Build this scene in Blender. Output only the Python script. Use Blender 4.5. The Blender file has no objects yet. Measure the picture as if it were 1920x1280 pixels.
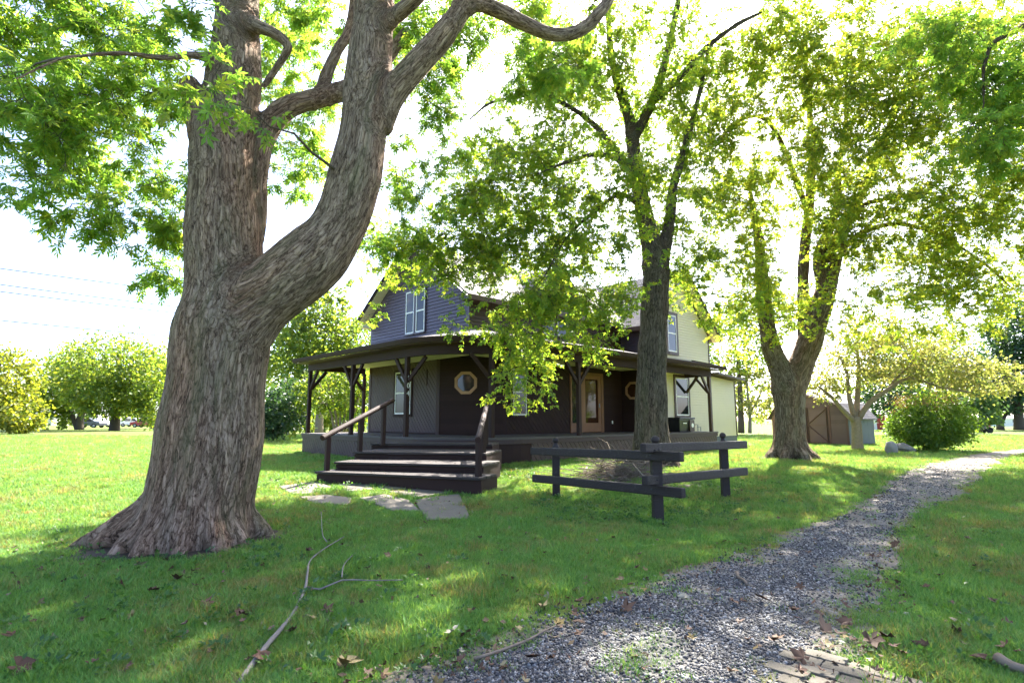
import bpy, bmesh, math, random
import numpy as np
from mathutils import Vector, Matrix

random.seed(7)
RNG = np.random.default_rng(7)
SC = bpy.context.scene
COL = SC.collection

# ------------------------------------------------------------------ camera, sky, sun, exposure
F_PX, CAM_H, PITCH = 1040.0, 1.30, math.atan(147 / 1040)
cam_d = bpy.data.cameras.new('camera')
cam_d.sensor_width = 36.0
cam_d.lens = F_PX / 1920 * 36.0
cam_d.clip_start = 0.05
cam_d.clip_end = 3000
cam = bpy.data.objects.new('camera', cam_d)
COL.objects.link(cam)
cam.location = (0, 0, CAM_H)
cam.rotation_euler = (math.pi / 2 + PITCH, 0, 0)
SC.camera = cam

SUN_AZ, SUN_EL = math.radians(24), math.radians(46)
world = bpy.data.worlds.new('World')
SC.world = world
world.use_nodes = True
wn, wl = world.node_tree.nodes, world.node_tree.links
wn.clear()
w_out = wn.new('ShaderNodeOutputWorld')
w_bg = wn.new('ShaderNodeBackground')
w_sky = wn.new('ShaderNodeTexSky')
w_sky.sky_type = 'NISHITA'
w_sky.sun_disc = False
w_sky.sun_elevation = SUN_EL
w_sky.sun_rotation = SUN_AZ
w_sky.air_density = 0.55
w_sky.dust_density = 2.2
w_sky.ozone_density = 2.0
w_bg.inputs['Strength'].default_value = 0.095
w_tc = wn.new('ShaderNodeTexCoord')
w_map = wn.new('ShaderNodeMapping'); w_map.inputs['Scale'].default_value = (1, 1, 3.4)
wl.new(w_tc.outputs['Generated'], w_map.inputs['Vector'])
w_n = wn.new('ShaderNodeTexNoise'); w_n.inputs['Scale'].default_value = 5.2; w_n.inputs['Detail'].default_value = 7; w_n.inputs['Roughness'].default_value = 0.6
wl.new(w_map.outputs[0], w_n.inputs['Vector'])
w_r = wn.new('ShaderNodeValToRGB')
w_r.color_ramp.elements[0].position = 0.60; w_r.color_ramp.elements[0].color = (0, 0, 0, 1)
w_r.color_ramp.elements[1].position = 0.72; w_r.color_ramp.elements[1].color = (0.7, 0.7, 0.7, 1)
wl.new(w_n.outputs['Fac'], w_r.inputs[0])
w_mix = wn.new('ShaderNodeMix'); w_mix.data_type = 'RGBA'
wl.new(w_r.outputs[0], w_mix.inputs[0]); wl.new(w_sky.outputs[0], w_mix.inputs[6])
w_mix.inputs[7].default_value = (4.4, 4.5, 4.7, 1)
wl.new(w_mix.outputs[2], w_bg.inputs['Color'])
wl.new(w_bg.outputs[0], w_out.inputs['Surface'])

sun_d = bpy.data.lights.new('sun', 'SUN')
sun_d.energy = 3.3
sun_d.angle = math.radians(0.55)
sun_d.color = (1.0, 0.95, 0.86)
sun = bpy.data.objects.new('sun', sun_d)
COL.objects.link(sun)
sun.rotation_euler = (-(math.pi / 2 - SUN_EL), 0, -SUN_AZ)
sun.location = (30, 60, 80)

vs = SC.view_settings
vs.view_transform = 'Standard'
vs.look = 'None'
vs.exposure = 3.2
vs.gamma = 1.0
vs.use_curve_mapping = False
SC.render.engine = 'CYCLES'
cy = SC.cycles
cy.use_denoising = True
cy.use_adaptive_sampling = True
cy.adaptive_threshold = 0.02
cy.max_bounces = 10
cy.diffuse_bounces = 6
cy.glossy_bounces = 3
cy.transmission_bounces = 6
cy.transparent_max_bounces = 8
cy.caustics_reflective = False
cy.caustics_refractive = False

# ------------------------------------------------------------------ picture -> place helpers
def ray(px, py):
    x = (px - 960) / F_PX
    v = (640 - py) / F_PX
    return np.array([x, math.cos(PITCH) - v * math.sin(PITCH), math.sin(PITCH) + v * math.cos(PITCH)])

def at(px, py, Y):
    r = ray(px, py)
    return np.array([0, 0, CAM_H]) + r * (Y / r[1])

def on_ground(px, py, z=0.0):
    r = ray(px, py)
    return np.array([0, 0, CAM_H]) + r * ((z - CAM_H) / r[2])

def smooth(e0, e1, x):
    t = np.clip((x - e0) / (e1 - e0), 0, 1)
    return t * t * (3 - 2 * t)

def ground_z(x, y):
    x = np.asarray(x, float)
    y = np.asarray(y, float)
    z = 0.15 * smooth(8.0, 13.0, y)
    n = (np.sin(x * 1.7 + 0.6 * y) * np.sin(y * 1.3 - 0.4 * x) * 0.012 + np.sin(x * 0.55 + 1.3) * np.sin(y * 0.47 + x * 0.21) * 0.025)
    near_house = smooth(11.0, 13.0, y) * (1 - smooth(33, 45, y))
    return z + n * (1 - 0.8 * near_house)

def gp(px, py):
    """point of the picture dropped on the real ground"""
    p = on_ground(px, py, 0.0)
    for _ in range(6):
        p = on_ground(px, py, float(ground_z(p[0], p[1])))
    return p

# ------------------------------------------------------------------ object helpers
def tag(o, label=None, cat=None, group=None, kind=None):
    if label: o['label'] = label
    if cat: o['category'] = cat
    if group: o['group'] = group
    if kind: o['kind'] = kind
    return o

def empty(name, loc=(0, 0, 0), rz=0.0, parent=None):
    o = bpy.data.objects.new(name, None)
    COL.objects.link(o)
    o.empty_display_size = 0.2
    o.location = loc
    o.rotation_euler = (0, 0, rz)
    if parent: o.parent = parent
    return o

def link(name, me, mat=None, parent=None):
    o = bpy.data.objects.new(name, me)
    COL.objects.link(o)
    if mat is not None and len(me.materials) == 0:
        me.materials.append(mat)
    if parent is not None:
        o.parent = parent
    return o

def np_mesh(name, verts, faces, mat=None, smooth_shade=False):
    """verts (n,3), faces (m,3) or (m,4) arrays -> mesh, fast"""
    verts = np.ascontiguousarray(verts, np.float32)
    faces = np.ascontiguousarray(faces, np.int32)
    me = bpy.data.meshes.new(name)
    k = faces.shape[1]
    me.vertices.add(len(verts))
    me.vertices.foreach_set('co', verts.ravel())
    me.loops.add(faces.size)
    me.loops.foreach_set('vertex_index', faces.ravel())
    me.polygons.add(len(faces))
    me.polygons.foreach_set('loop_start', np.arange(0, faces.size, k, dtype=np.int32))
    if smooth_shade:
        me.polygons.foreach_set('use_smooth', np.ones(len(faces), bool))
    me.update(calc_edges=True)
    if mat: me.materials.append(mat)
    return me

class MB:
    """collects boxes, bars and prisms into one mesh"""
    def __init__(s):
        s.v, s.f = [], []
    def add(s, vs_, fs_):
        b = len(s.v)
        s.v += [tuple(map(float, p)) for p in vs_]
        s.f += [tuple(i + b for i in q) for q in fs_]
        return s
    def box(s, x0, x1, y0, y1, z0, z1):
        x0, x1 = min(x0, x1), max(x0, x1); y0, y1 = min(y0, y1), max(y0, y1); z0, z1 = min(z0, z1), max(z0, z1)
        return s.add([(x0, y0, z0), (x1, y0, z0), (x1, y1, z0), (x0, y1, z0), (x0, y0, z1), (x1, y0, z1), (x1, y1, z1), (x0, y1, z1)],
                     [(0, 3, 2, 1), (4, 5, 6, 7), (0, 1, 5, 4), (1, 2, 6, 5), (2, 3, 7, 6), (3, 0, 4, 7)])
    def bar(s, p, q, w, h, up=(0, 0, 1)):
        p, q = Vector(p), Vector(q)
        d = (q - p).normalized()
        up = Vector(up)
        if abs(d.dot(up)) > 0.98: up = Vector((0, 1, 0))
        sd = d.cross(up).normalized() * (w / 2)
        u = sd.cross(d).normalized() * (h / 2)
        vs_ = []
        for c in (p, q):
            vs_ += [c - sd - u, c + sd - u, c + sd + u, c - sd + u]
        return s.add(vs_, [(0, 1, 2, 3), (7, 6, 5, 4), (0, 4, 5, 1), (1, 5, 6, 2), (2, 6, 7, 3), (3, 7, 4, 0)])
    def prism(s, pts, vec):
        """planar polygon pts pushed along vec"""
        n = len(pts)
        vec = Vector(vec)
        a = [Vector(p) for p in pts]
        b = [p + vec for p in a]
        fs_ = [tuple(range(n))[::-1], tuple(range(n, 2 * n))]
        for i in range(n):
            j = (i + 1) % n
            fs_.append((i, j, n + j, n + i))
        return s.add(a + b, fs_)
    def tube(s, pts, rads, n=8, cap=True):
        pts = [Vector(p) for p in pts]
        b = len(s.v)
        prev = None
        for i, p in enumerate(pts):
            t = (pts[min(i + 1, len(pts) - 1)] - pts[max(i - 1, 0)]).normalized()
            if prev is None:
                u = t.orthogonal().normalized()
            else:
                u = (prev - t * prev.dot(t)).normalized()
            prev = u
            w = t.cross(u)
            for k in range(n):
                a = 2 * math.pi * k / n
                s.v.append(tuple(p + (u * math.cos(a) + w * math.sin(a)) * rads[i]))
        for i in range(len(pts) - 1):
            for k in range(n):
                k2 = (k + 1) % n
                s.f.append((b + i * n + k, b + i * n + k2, b + (i + 1) * n + k2, b + (i + 1) * n + k))
        if cap:
            s.f.append(tuple(b + k for k in range(n))[::-1])
            s.f.append(tuple(b + (len(pts) - 1) * n + k for k in range(n)))
        return s
    def lathe(s, prof, c, n=14):
        """prof [(r,z)] about the vertical through c"""
        b = len(s.v)
        for r, z in prof:
            for k in range(n):
                a = 2 * math.pi * k / n
                s.v.append((c[0] + r * math.cos(a), c[1] + r * math.sin(a), c[2] + z))
        for i in range(len(prof) - 1):
            for k in range(n):
                k2 = (k + 1) % n
                s.f.append((b + i * n + k, b + i * n + k2, b + (i + 1) * n + k2, b + (i + 1) * n + k))
        s.f.append(tuple(b + k for k in range(n))[::-1])
        s.f.append(tuple(b + (len(prof) - 1) * n + k for k in range(n)))
        return s
    def mesh(s, name, mat=None, bevel=0.0, smooth_shade=False, fix=True):
        me = bpy.data.meshes.new(name)
        me.from_pydata(s.v, [], s.f)
        if fix or bevel:
            bm = bmesh.new()
            bm.from_mesh(me)
            bmesh.ops.recalc_face_normals(bm, faces=bm.faces)
            if bevel:
                bmesh.ops.bevel(bm, geom=list(bm.edges), offset=bevel, segments=2, profile=0.6, affect='EDGES', clamp_overlap=True)
            bm.to_mesh(me)
            bm.free()
        if smooth_shade:
            me.polygons.foreach_set('use_smooth', np.ones(len(me.polygons), bool))
        me.update()
        if mat: me.materials.append(mat)
        return me
    def build(s, name, mat=None, parent=None, bevel=0.0, smooth_shade=False):
        return link(name, s.mesh(name, mat, bevel, smooth_shade), None, parent)

# ------------------------------------------------------------------ materials
def new_mat(name):
    m = bpy.data.materials.new(name)
    m.use_nodes = True
    nt = m.node_tree
    nt.nodes.clear()
    out = nt.nodes.new('ShaderNodeOutputMaterial')
    return m, nt, out

def N(nt, typ, **kw):
    n = nt.nodes.new(typ)
    for k, v in kw.items():
        if k in n.inputs.keys() if hasattr(n.inputs, 'keys') else False:
            n.inputs[k].default_value = v
        else:
            setattr(n, k, v)
    return n

def ramp(nt, fac, stops, interp='LINEAR'):
    r = nt.nodes.new('ShaderNodeValToRGB')
    r.color_ramp.interpolation = interp
    el = r.color_ramp.elements
    while len(el) < len(stops): el.new(0.5)
    for e, (p, c) in zip(el, stops):
        e.position = p
        e.color = (c[0], c[1], c[2], 1) if not isinstance(c, (int, float)) else (c, c, c, 1)
    nt.links.new(fac, r.inputs[0])
    return r.outputs[0]

def mixc(nt, fac, a, b, mode='MIX'):
    m = nt.nodes.new('ShaderNodeMix')
    m.data_type = 'RGBA'
    m.blend_type = mode
    for sock, v in ((m.inputs[0], fac), (m.inputs[6], a), (m.inputs[7], b)):
        if hasattr(v, 'links') or isinstance(v, bpy.types.NodeSocket):
            nt.links.new(v, sock)
        elif isinstance(v, (int, float)):
            sock.default_value = v
        else:
            sock.default_value = (v[0], v[1], v[2], 1)
    return m.outputs[2]

def mathn(nt, op, a, b=0.0, clamp=False):
    m = nt.nodes.new('ShaderNodeMath')
    m.operation = op
    m.use_clamp = clamp
    for sock, v in ((m.inputs[0], a), (m.inputs[1], b)):
        if isinstance(v, bpy.types.NodeSocket): nt.links.new(v, sock)
        else: sock.default_value = v
    return m.outputs[0]

def noise(nt, vec, scale, detail=4, rough=0.55, dist=0.0):
    n = nt.nodes.new('ShaderNodeTexNoise')
    n.inputs['Scale'].default_value = scale
    n.inputs['Detail'].default_value = detail
    n.inputs['Roughness'].default_value = rough
    n.inputs['Distortion'].default_value = dist
    if vec is not None: nt.links.new(vec, n.inputs['Vector'])
    return n.outputs['Fac']

def mapping(nt, vec, scale=(1, 1, 1), rot=(0, 0, 0)):
    m = nt.nodes.new('ShaderNodeMapping')
    m.inputs['Scale'].default_value = scale
    m.inputs['Rotation'].default_value = rot
    nt.links.new(vec, m.inputs['Vector'])
    return m.outputs[0]

def bump(nt, h, strength=0.4, dist=0.01):
    b = nt.nodes.new('ShaderNodeBump')
    b.inputs['Strength'].default_value = strength
    b.inputs['Distance'].default_value = dist
    nt.links.new(h, b.inputs['Height'])
    return b.outputs[0]

def principled(nt, out, col, rough=0.6, nrm=None, spec=0.4, metal=0.0):
    p = nt.nodes.new('ShaderNodeBsdfPrincipled')
    for k, v in (('Base Color', col), ('Roughness', rough), ('Metallic', metal), ('Specular IOR Level', spec)):
        if isinstance(v, bpy.types.NodeSocket): nt.links.new(v, p.inputs[k])
        elif k == 'Base Color': p.inputs[k].default_value = (v[0], v[1], v[2], 1)
        else: p.inputs[k].default_value = v
    if nrm is not None: nt.links.new(nrm, p.inputs['Normal'])
    nt.links.new(p.outputs[0], out.inputs['Surface'])
    return p

def obj_coord(nt):
    return nt.nodes.new('ShaderNodeTexCoord').outputs['Object']

def rand_obj(nt):
    return nt.nodes.new('ShaderNodeObjectInfo').outputs['Random']

def paint(name, col, rough=0.55, var=0.35, wear=None, grain=(1, 1, 1), spec=0.35, scale=3.0, bstr=0.25):
    """painted timber: faint blotches, fine grain, random tint from piece to piece, optional worn spots"""
    m, nt, out = new_mat(name)
    oc = obj_coord(nt)
    n1 = noise(nt, oc, scale, 5, 0.6)
    n2 = noise(nt, mapping(nt, oc, grain), 40, 3, 0.6)
    c = mixc(nt, n1, [x * (1 - var) for x in col], [min(1, x * (1 + var)) for x in col])
    r = mathn(nt, 'MULTIPLY_ADD', rand_obj(nt), 0.24)
    nt.nodes[-1].inputs[2].default_value = 0.88
    c = mixc(nt, 1.0, c, r, 'MULTIPLY')
    if wear:
        f = ramp(nt, noise(nt, oc, 9, 6, 0.7), [(0.60, 0.0), (0.74, 1.0)])
        c = mixc(nt, mathn(nt, 'MULTIPLY', f, 0.45), c, wear)
    rr = mathn(nt, 'MULTIPLY_ADD', n1, 0.25)
    nt.nodes[-1].inputs[2].default_value = rough - 0.12
    principled(nt, out, c, rr, bump(nt, n2, bstr, 0.004 if bstr < .5 else 0.008), spec)
    return m

M = {}
M['brown'] = paint('brown_paint', (0.034, 0.0165, 0.0125), 0.68, 0.3, spec=0.2)
M['brown_trim'] = paint('brown_trim_paint', (0.068, 0.038, 0.028), 0.5, 0.3)
M['siding_sky_tint'] = paint('brown_siding_sky_tint', (0.074, 0.052, 0.074), 0.45, 0.2, spec=0.5)  # brown siding with the blue sky reflection mixed into its base colour as purple
M['deck'] = paint('weathered_deck', (0.10, 0.082, 0.074), 0.7, 0.35, wear=(0.24, 0.22, 0.19))
M['tread'] = paint('weathered_tread', (0.040, 0.030, 0.026), 0.75, 0.4, wear=(0.09, 0.075, 0.062), scale=5)
M['fence'] = paint('fence_paint', (0.026, 0.017, 0.0145), 0.62, 0.45, wear=(0.12, 0.10, 0.09), grain=(0.08, 0.6, 1.2), scale=6, bstr=0.9)
M['cream'] = paint('cream_siding', (0.72, 0.63, 0.42), 0.6, 0.06)
M['ceiling'] = paint('cream_ceiling', (0.80, 0.71, 0.48), 0.6, 0.06)
M['white'] = paint('white_vinyl', (0.78, 0.76, 0.70), 0.4, 0.06)
M['tan_trim'] = paint('tan_timber', (0.42, 0.23, 0.12), 0.55, 0.25)
M['door_wood'] = paint('door_timber', (0.24, 0.115, 0.055), 0.5, 0.25)
M['brown_mid'] = paint('brown_board_paint', (0.058, 0.031, 0.027), 0.55, 0.2)
M['shed'] = paint('shed_paint', (0.12, 0.080, 0.070), 0.65, 0.2)
M['shed_trim'] = paint('shed_trim', (0.12, 0.065, 0.05), 0.65, 0.2)
M['shed_side'] = paint('shed_side', (0.13, 0.14, 0.15), 0.65, 0.2)
M['black_plastic'] = paint('black_plastic', (0.012, 0.012, 0.012), 0.35, 0.2, spec=0.5)
M['brown_plastic'] = paint('brown_plastic', (0.06, 0.03, 0.018), 0.4, 0.2, spec=0.5)
M['red_barn'] = paint('red_barn', (0.32, 0.05, 0.04), 0.7, 0.2)
M['metal_grey'] = paint('grey_metal', (0.35, 0.35, 0.34), 0.4, 0.15, spec=0.6)
M['wire'] = paint('wire', (0.03, 0.03, 0.03), 0.5, 0.1)
M['car_red'] = paint('red_car_paint', (0.4, 0.04, 0.03), 0.3, 0.02, spec=0.6)
M['car_white'] = paint('white_car_paint', (0.7, 0.7, 0.7), 0.3, 0.02, spec=0.6)
M['car_dark'] = paint('dark_car_paint', (0.04, 0.045, 0.06), 0.3, 0.02, spec=0.6)
M['rubber'] = paint('rubber', (0.015, 0.015, 0.015), 0.8, 0.1)

def mat_glass(name, col=(0.012, 0.015, 0.018)):
    m, nt, out = new_mat(name)
    n1 = noise(nt, obj_coord(nt), 1.2, 2)
    principled(nt, out, col, 0.04, bump(nt, n1, 0.06, 0.02), 0.45)
    return m
M['glass'] = mat_glass('window_glass')
M['glass_blind'] = mat_glass('window_glass_blind', (0.07, 0.07, 0.055))
M['glass_amber'] = mat_glass('amber_glass', (0.05, 0.018, 0.008))

def mat_shingle():
    m, nt, out = new_mat('asphalt_shingle')
    oc = obj_coord(nt)
    g = nt.nodes.new('ShaderNodeTexCoord').outputs['Object']
    b = nt.nodes.new('ShaderNodeTexBrick')
    b.inputs['Scale'].default_value = 1.0
    b.inputs['Brick Width'].default_value = 0.30
    b.inputs['Row Height'].default_value = 0.14
    b.inputs['Mortar Size'].default_value = 0.008
    b.inputs['Color1'].default_value = (0.21, 0.19, 0.185, 1)
    b.inputs['Color2'].default_value = (0.14, 0.13, 0.135, 1)
    b.inputs['Mortar'].default_value = (0.06, 0.055, 0.055, 1)
    nt.links.new(nt.nodes.new('ShaderNodeUVMap').outputs[0], b.inputs['Vector'])
    c = mixc(nt, noise(nt, oc, 60, 3, 0.7), (0.5, 0.5, 0.5), (1.4, 1.35, 1.35))
    c = mixc(nt, 1.0, b.outputs['Color'], c, 'MULTIPLY')
    principled(nt, out, c, 0.85, bump(nt, b.outputs['Fac'], -0.5, 0.012), 0.25)
    return m
M['shingle'] = mat_shingle()

def mat_bark(name, c_dark, c_mid, c_light, scale, disp, moss=0.25):
    """furrowed, flaking bark in the stem's own coordinates (attribute bark: across, across, along)"""
    m, nt, out = new_mat(name)
    a = nt.nodes.new('ShaderNodeAttribute')
    a.attribute_name = 'bark'
    v = a.outputs['Vector']
    wv = nt.nodes.new('ShaderNodeTexNoise')
    wv.inputs['Scale'].default_value = 7.5
    wv.inputs['Detail'].default_value = 5
    wv.inputs['Roughness'].default_value = 0.65
    nt.links.new(v, wv.inputs['Vector'])
    warp = nt.nodes.new('ShaderNodeVectorMath'); warp.operation = 'MULTIPLY_ADD'
    nt.links.new(wv.outputs['Color'], warp.inputs[0])
    warp.inputs[1].default_value = (0.13, 0.13, 0.11)
    nt.links.new(v, warp.inputs[2])
    wvec = warp.outputs[0]
    vo = nt.nodes.new('ShaderNodeTexVoronoi'); vo.feature = 'DISTANCE_TO_EDGE'
    vo.inputs['Scale'].default_value = scale
    nt.links.new(wvec, vo.inputs['Vector'])
    ridge = ramp(nt, vo.outputs['Distance'], [(0.0, 0.0), (0.05, 0.6), (0.18, 1.0)])
    vc = nt.nodes.new('ShaderNodeTexVoronoi')
    vc.inputs['Scale'].default_value = scale
    nt.links.new(wvec, vc.inputs['Vector'])
    sc_ = nt.nodes.new('ShaderNodeSeparateColor'); nt.links.new(vc.outputs['Color'], sc_.inputs[0])
    furrow = noise(nt, wvec, scale * 0.62, 3, 0.5)          # longer, deeper runs
    fr = ramp(nt, mathn(nt, 'ABSOLUTE', mathn(nt, 'SUBTRACT', furrow, 0.5)), [(0.0, 0.0), (0.10, 1.0)])
    flake = noise(nt, v, scale * 2.3, 7, 0.72, 0.6)
    fine = noise(nt, mapping(nt, v, (1, 1, 3.0)), scale * 6, 6, 0.75)
    crack = noise(nt, mapping(nt, wvec, (0.5, 0.5, 4.2)), scale * 1.1, 4, 0.6)      # short breaks across the plates
    ck = ramp(nt, mathn(nt, 'ABSOLUTE', mathn(nt, 'SUBTRACT', crack, 0.5)), [(0.0, 0.0), (0.05, 1.0)])
    big = noise(nt, v, 2.2, 3, 0.5)
    h = mathn(nt, 'ADD', mathn(nt, 'MULTIPLY', ridge, 0.34), mathn(nt, 'MULTIPLY', fr, 0.26))
    h = mathn(nt, 'ADD', h, mathn(nt, 'MULTIPLY', flake, 0.34))
    h = mathn(nt, 'ADD', h, mathn(nt, 'MULTIPLY', fine, 0.16))
    h = mathn(nt, 'ADD', h, mathn(nt, 'MULTIPLY', sc_.outputs[0], 0.14))
    h = mathn(nt, 'SUBTRACT', h, mathn(nt, 'MULTIPLY', mathn(nt, 'SUBTRACT', 1.0, ck), 0.16))
    c = ramp(nt, h, [(0.28, c_dark), (0.60, c_mid), (0.98, c_light)])
    c = mixc(nt, sc_.outputs[1], mixc(nt, 1.0, c, (0.78, 0.76, 0.74), 'MULTIPLY'), mixc(nt, 1.0, c, (1.18, 1.14, 1.10), 'MULTIPLY'))
    c = mixc(nt, ramp(nt, big, [(0.42, 0.0), (0.66, 1.0)]), c, mixc(nt, 1.0, c, (1.14, 0.95, 0.87), 'MULTIPLY'))
    g = ramp(nt, noise(nt, v, 3.4, 6, 0.7), [(0.50, 0.0), (0.66, 1.0)])
    c = mixc(nt, mathn(nt, 'MULTIPLY', g, moss), c, mixc(nt, fine, (0.06, 0.075, 0.03), (0.17, 0.19, 0.10)))
    principled(nt, out, c, 0.9, None, 0.12)
    d = nt.nodes.new('ShaderNodeDisplacement')
    d.inputs['Scale'].default_value = disp
    d.inputs['Midlevel'].default_value = 0.8
    nt.links.new(h, d.inputs['Height'])
    nt.links.new(d.outputs[0], out.inputs['Displacement'])
    m.displacement_method = 'BUMP'
    return m
M['bark_big'] = mat_bark('bark_old_maple', (0.026, 0.017, 0.012), (0.165, 0.118, 0.085), (0.38, 0.30, 0.23), 30, 0.045, 0.42)
M['bark_mid'] = mat_bark('bark_dark_maple', (0.018, 0.013, 0.010), (0.078, 0.062, 0.047), (0.17, 0.145, 0.115), 24, 0.045, 0.3)
M['bark_right'] = mat_bark('bark_brown_maple', (0.025, 0.018, 0.013), (0.125, 0.094, 0.066), (0.25, 0.21, 0.16), 24, 0.045, 0.3)

def mat_twig(name, col):
    m, nt, out = new_mat(name)
    oc = obj_coord(nt)
    n1 = noise(nt, oc, 14, 5, 0.65)
    c = mixc(nt, n1, [x * 0.55 for x in col], [x * 1.4 for x in col])
    principled(nt, out, c, 0.9, bump(nt, noise(nt, mapping(nt, oc, (1, 1, 0.4)), 60, 4, 0.7), 0.6, 0.008), 0.15)
    return m
M['twig'] = mat_twig('twig_bark', (0.085, 0.068, 0.052))
M['twig_pale'] = mat_twig('pale_twig_bark', (0.20, 0.175, 0.155))
M['twig_tan'] = mat_twig('tan_bark', (0.26, 0.20, 0.14))
M['stick'] = mat_twig('dry_stick', (0.20, 0.155, 0.115))

def mat_leaf(name, cols, trans=0.5, tcol=1.35, gloss=0.4):
    """leaf: each blade its own tint; part of the light goes through"""
    m, nt, out = new_mat(name)
    g = nt.nodes.new('ShaderNodeNewGeometry')
    stops = [(i / (len(cols) - 1), c) for i, c in enumerate(cols)]
    c = ramp(nt, g.outputs['Random Per Island'], stops)
    tc = nt.nodes.new('ShaderNodeTexCoord').outputs['Object']
    big = noise(nt, tc, 0.55, 3, 0.6)
    c = mixc(nt, big, mixc(nt, 1.0, c, (0.80, 0.88, 0.90), 'MULTIPLY'), mixc(nt, 1.0, c, (1.22, 1.14, 0.9), 'MULTIPLY'))
    p = nt.nodes.new('ShaderNodeBsdfPrincipled')
    nt.links.new(c, p.inputs['Base Color'])
    p.inputs['Roughness'].default_value = 0.45
    p.inputs['Specular IOR Level'].default_value = gloss
    t = nt.nodes.new('ShaderNodeBsdfTranslucent')
    nt.links.new(mixc(nt, 1.0, c, (tcol * 1.55, tcol * 1.5, tcol * 0.6), 'MULTIPLY'), t.inputs['Color'])
    mx = nt.nodes.new('ShaderNodeMixShader')
    mx.inputs[0].default_value = trans
    nt.links.new(p.outputs[0], mx.inputs[1])
    nt.links.new(t.outputs[0], mx.inputs[2])
    nt.links.new(mx.outputs[0], out.inputs['Surface'])
    return m
M['leaf_big'] = mat_leaf('leaf_silver_maple', [(0.08, 0.165, 0.045), (0.11, 0.205, 0.05), (0.145, 0.23, 0.055), (0.20, 0.24, 0.055)], 0.66)
M['leaf_mid'] = mat_leaf('leaf_maple', [(0.09, 0.165, 0.038), (0.13, 0.205, 0.042), (0.175, 0.24, 0.045), (0.23, 0.245, 0.045)], 0.68)
M['leaf_right'] = mat_leaf('leaf_yellowing_maple', [(0.105, 0.18, 0.045), (0.16, 0.225, 0.048), (0.21, 0.25, 0.048), (0.26, 0.255, 0.048)], 0.70)
M['leaf_far'] = mat_leaf('leaf_far_green', [(0.075, 0.13, 0.035), (0.12, 0.175, 0.04), (0.19, 0.21, 0.045)], 0.55)
M['leaf_yellow'] = mat_leaf('leaf_far_yellow', [(0.09, 0.13, 0.03), (0.15, 0.18, 0.03), (0.21, 0.20, 0.03)], 0.5)
M['leaf_crab'] = mat_leaf('leaf_crab_apple', [(0.15, 0.19, 0.07), (0.20, 0.215, 0.10), (0.23, 0.20, 0.14)], 0.6, 1.05)
M['leaf_bush'] = mat_leaf('leaf_bush', [(0.065, 0.125, 0.03), (0.095, 0.165, 0.036), (0.14, 0.20, 0.04)], 0.55)
M['leaf_bush_red'] = mat_leaf('leaf_bush_tip', [(0.22, 0.16, 0.10), (0.26, 0.14, 0.11), (0.16, 0.17, 0.06)], 0.4, 1.0)
M['leaf_dark'] = mat_leaf('leaf_dark_green', [(0.02, 0.05, 0.035), (0.035, 0.075, 0.04), (0.05, 0.095, 0.045)], 0.35)
M['leaf_pine'] = mat_leaf('needle_green', [(0.05, 0.10, 0.04), (0.08, 0.14, 0.05), (0.11, 0.17, 0.06)], 0.3)

def mat_lawn():
    m, nt, out = new_mat('lawn_soil_and_turf')
    oc = obj_coord(nt)
    n1 = noise(nt, oc, 0.35, 5, 0.6)
    n2 = noise(nt, oc, 2.2, 6, 0.65)
    n3 = noise(nt, oc, 30, 5, 0.7)
    n4 = noise(nt, oc, 110, 3, 0.6)
    green = mixc(nt, n3, (0.075, 0.12, 0.024), (0.17, 0.225, 0.055))
    dry = mixc(nt, n3, (0.15, 0.14, 0.055), (0.22, 0.19, 0.085))
    soil = mixc(nt, n3, (0.055, 0.042, 0.03), (0.12, 0.095, 0.07))
    f = ramp(nt, mathn(nt, 'ADD', mathn(nt, 'MULTIPLY', n1, 0.5), mathn(nt, 'MULTIPLY', n2, 0.5)), [(0.50, 0.0), (0.66, 0.75)])
    c = mixc(nt, f, green, dry)
    s = ramp(nt, noise(nt, oc, 1.1, 7, 0.7), [(0.60, 0.0), (0.70, 0.8)])
    c = mixc(nt, s, c, soil)
    principled(nt, out, c, 0.95, bump(nt, mathn(nt, 'ADD', n3, n4), 0.9, 0.03), 0.1)
    return m
M['lawn'] = mat_lawn()

def mat_gravel_bed():
    m, nt, out = new_mat('gravel_bed')
    oc = obj_coord(nt)
    vo = nt.nodes.new('ShaderNodeTexVoronoi')
    vo.inputs['Scale'].default_value = 42
    nt.links.new(oc, vo.inputs['Vector'])
    sep = nt.nodes.new('ShaderNodeSeparateColor')
    nt.links.new(vo.outputs['Color'], sep.inputs[0])
    c = ramp(nt, sep.outputs[0], [(0.0, (0.03, 0.029, 0.028)), (0.5, (0.08, 0.075, 0.07)), (1.0, (0.20, 0.19, 0.175))])
    dirt = mixc(nt, noise(nt, oc, 25, 5, 0.7), (0.10, 0.08, 0.06), (0.23, 0.19, 0.15))
    sp = nt.nodes.new('ShaderNodeSeparateXYZ')
    nt.links.new(oc, sp.inputs[0])
    far = mathn(nt, 'ADD', mathn(nt, 'MULTIPLY', noise(nt, oc, 1.4, 5, 0.65), 1.0), mathn(nt, 'MULTIPLY', sp.outputs[1], 0.045))
    ea = nt.nodes.new('ShaderNodeAttribute'); ea.attribute_name = 'edge'
    far = mathn(nt, 'ADD', far, mathn(nt, 'MULTIPLY', ea.outputs['Fac'], 0.42))
    f = ramp(nt, far, [(0.76, 0.0), (1.0, 0.92)])
    c = mixc(nt, f, c, dirt)
    h = mathn(nt, 'SUBTRACT', 1.0, vo.outputs['Distance'])
    principled(nt, out, c, 0.85, bump(nt, h, 0.8, 0.012), 0.3)
    return m
M['gravel_bed'] = mat_gravel_bed()

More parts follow.
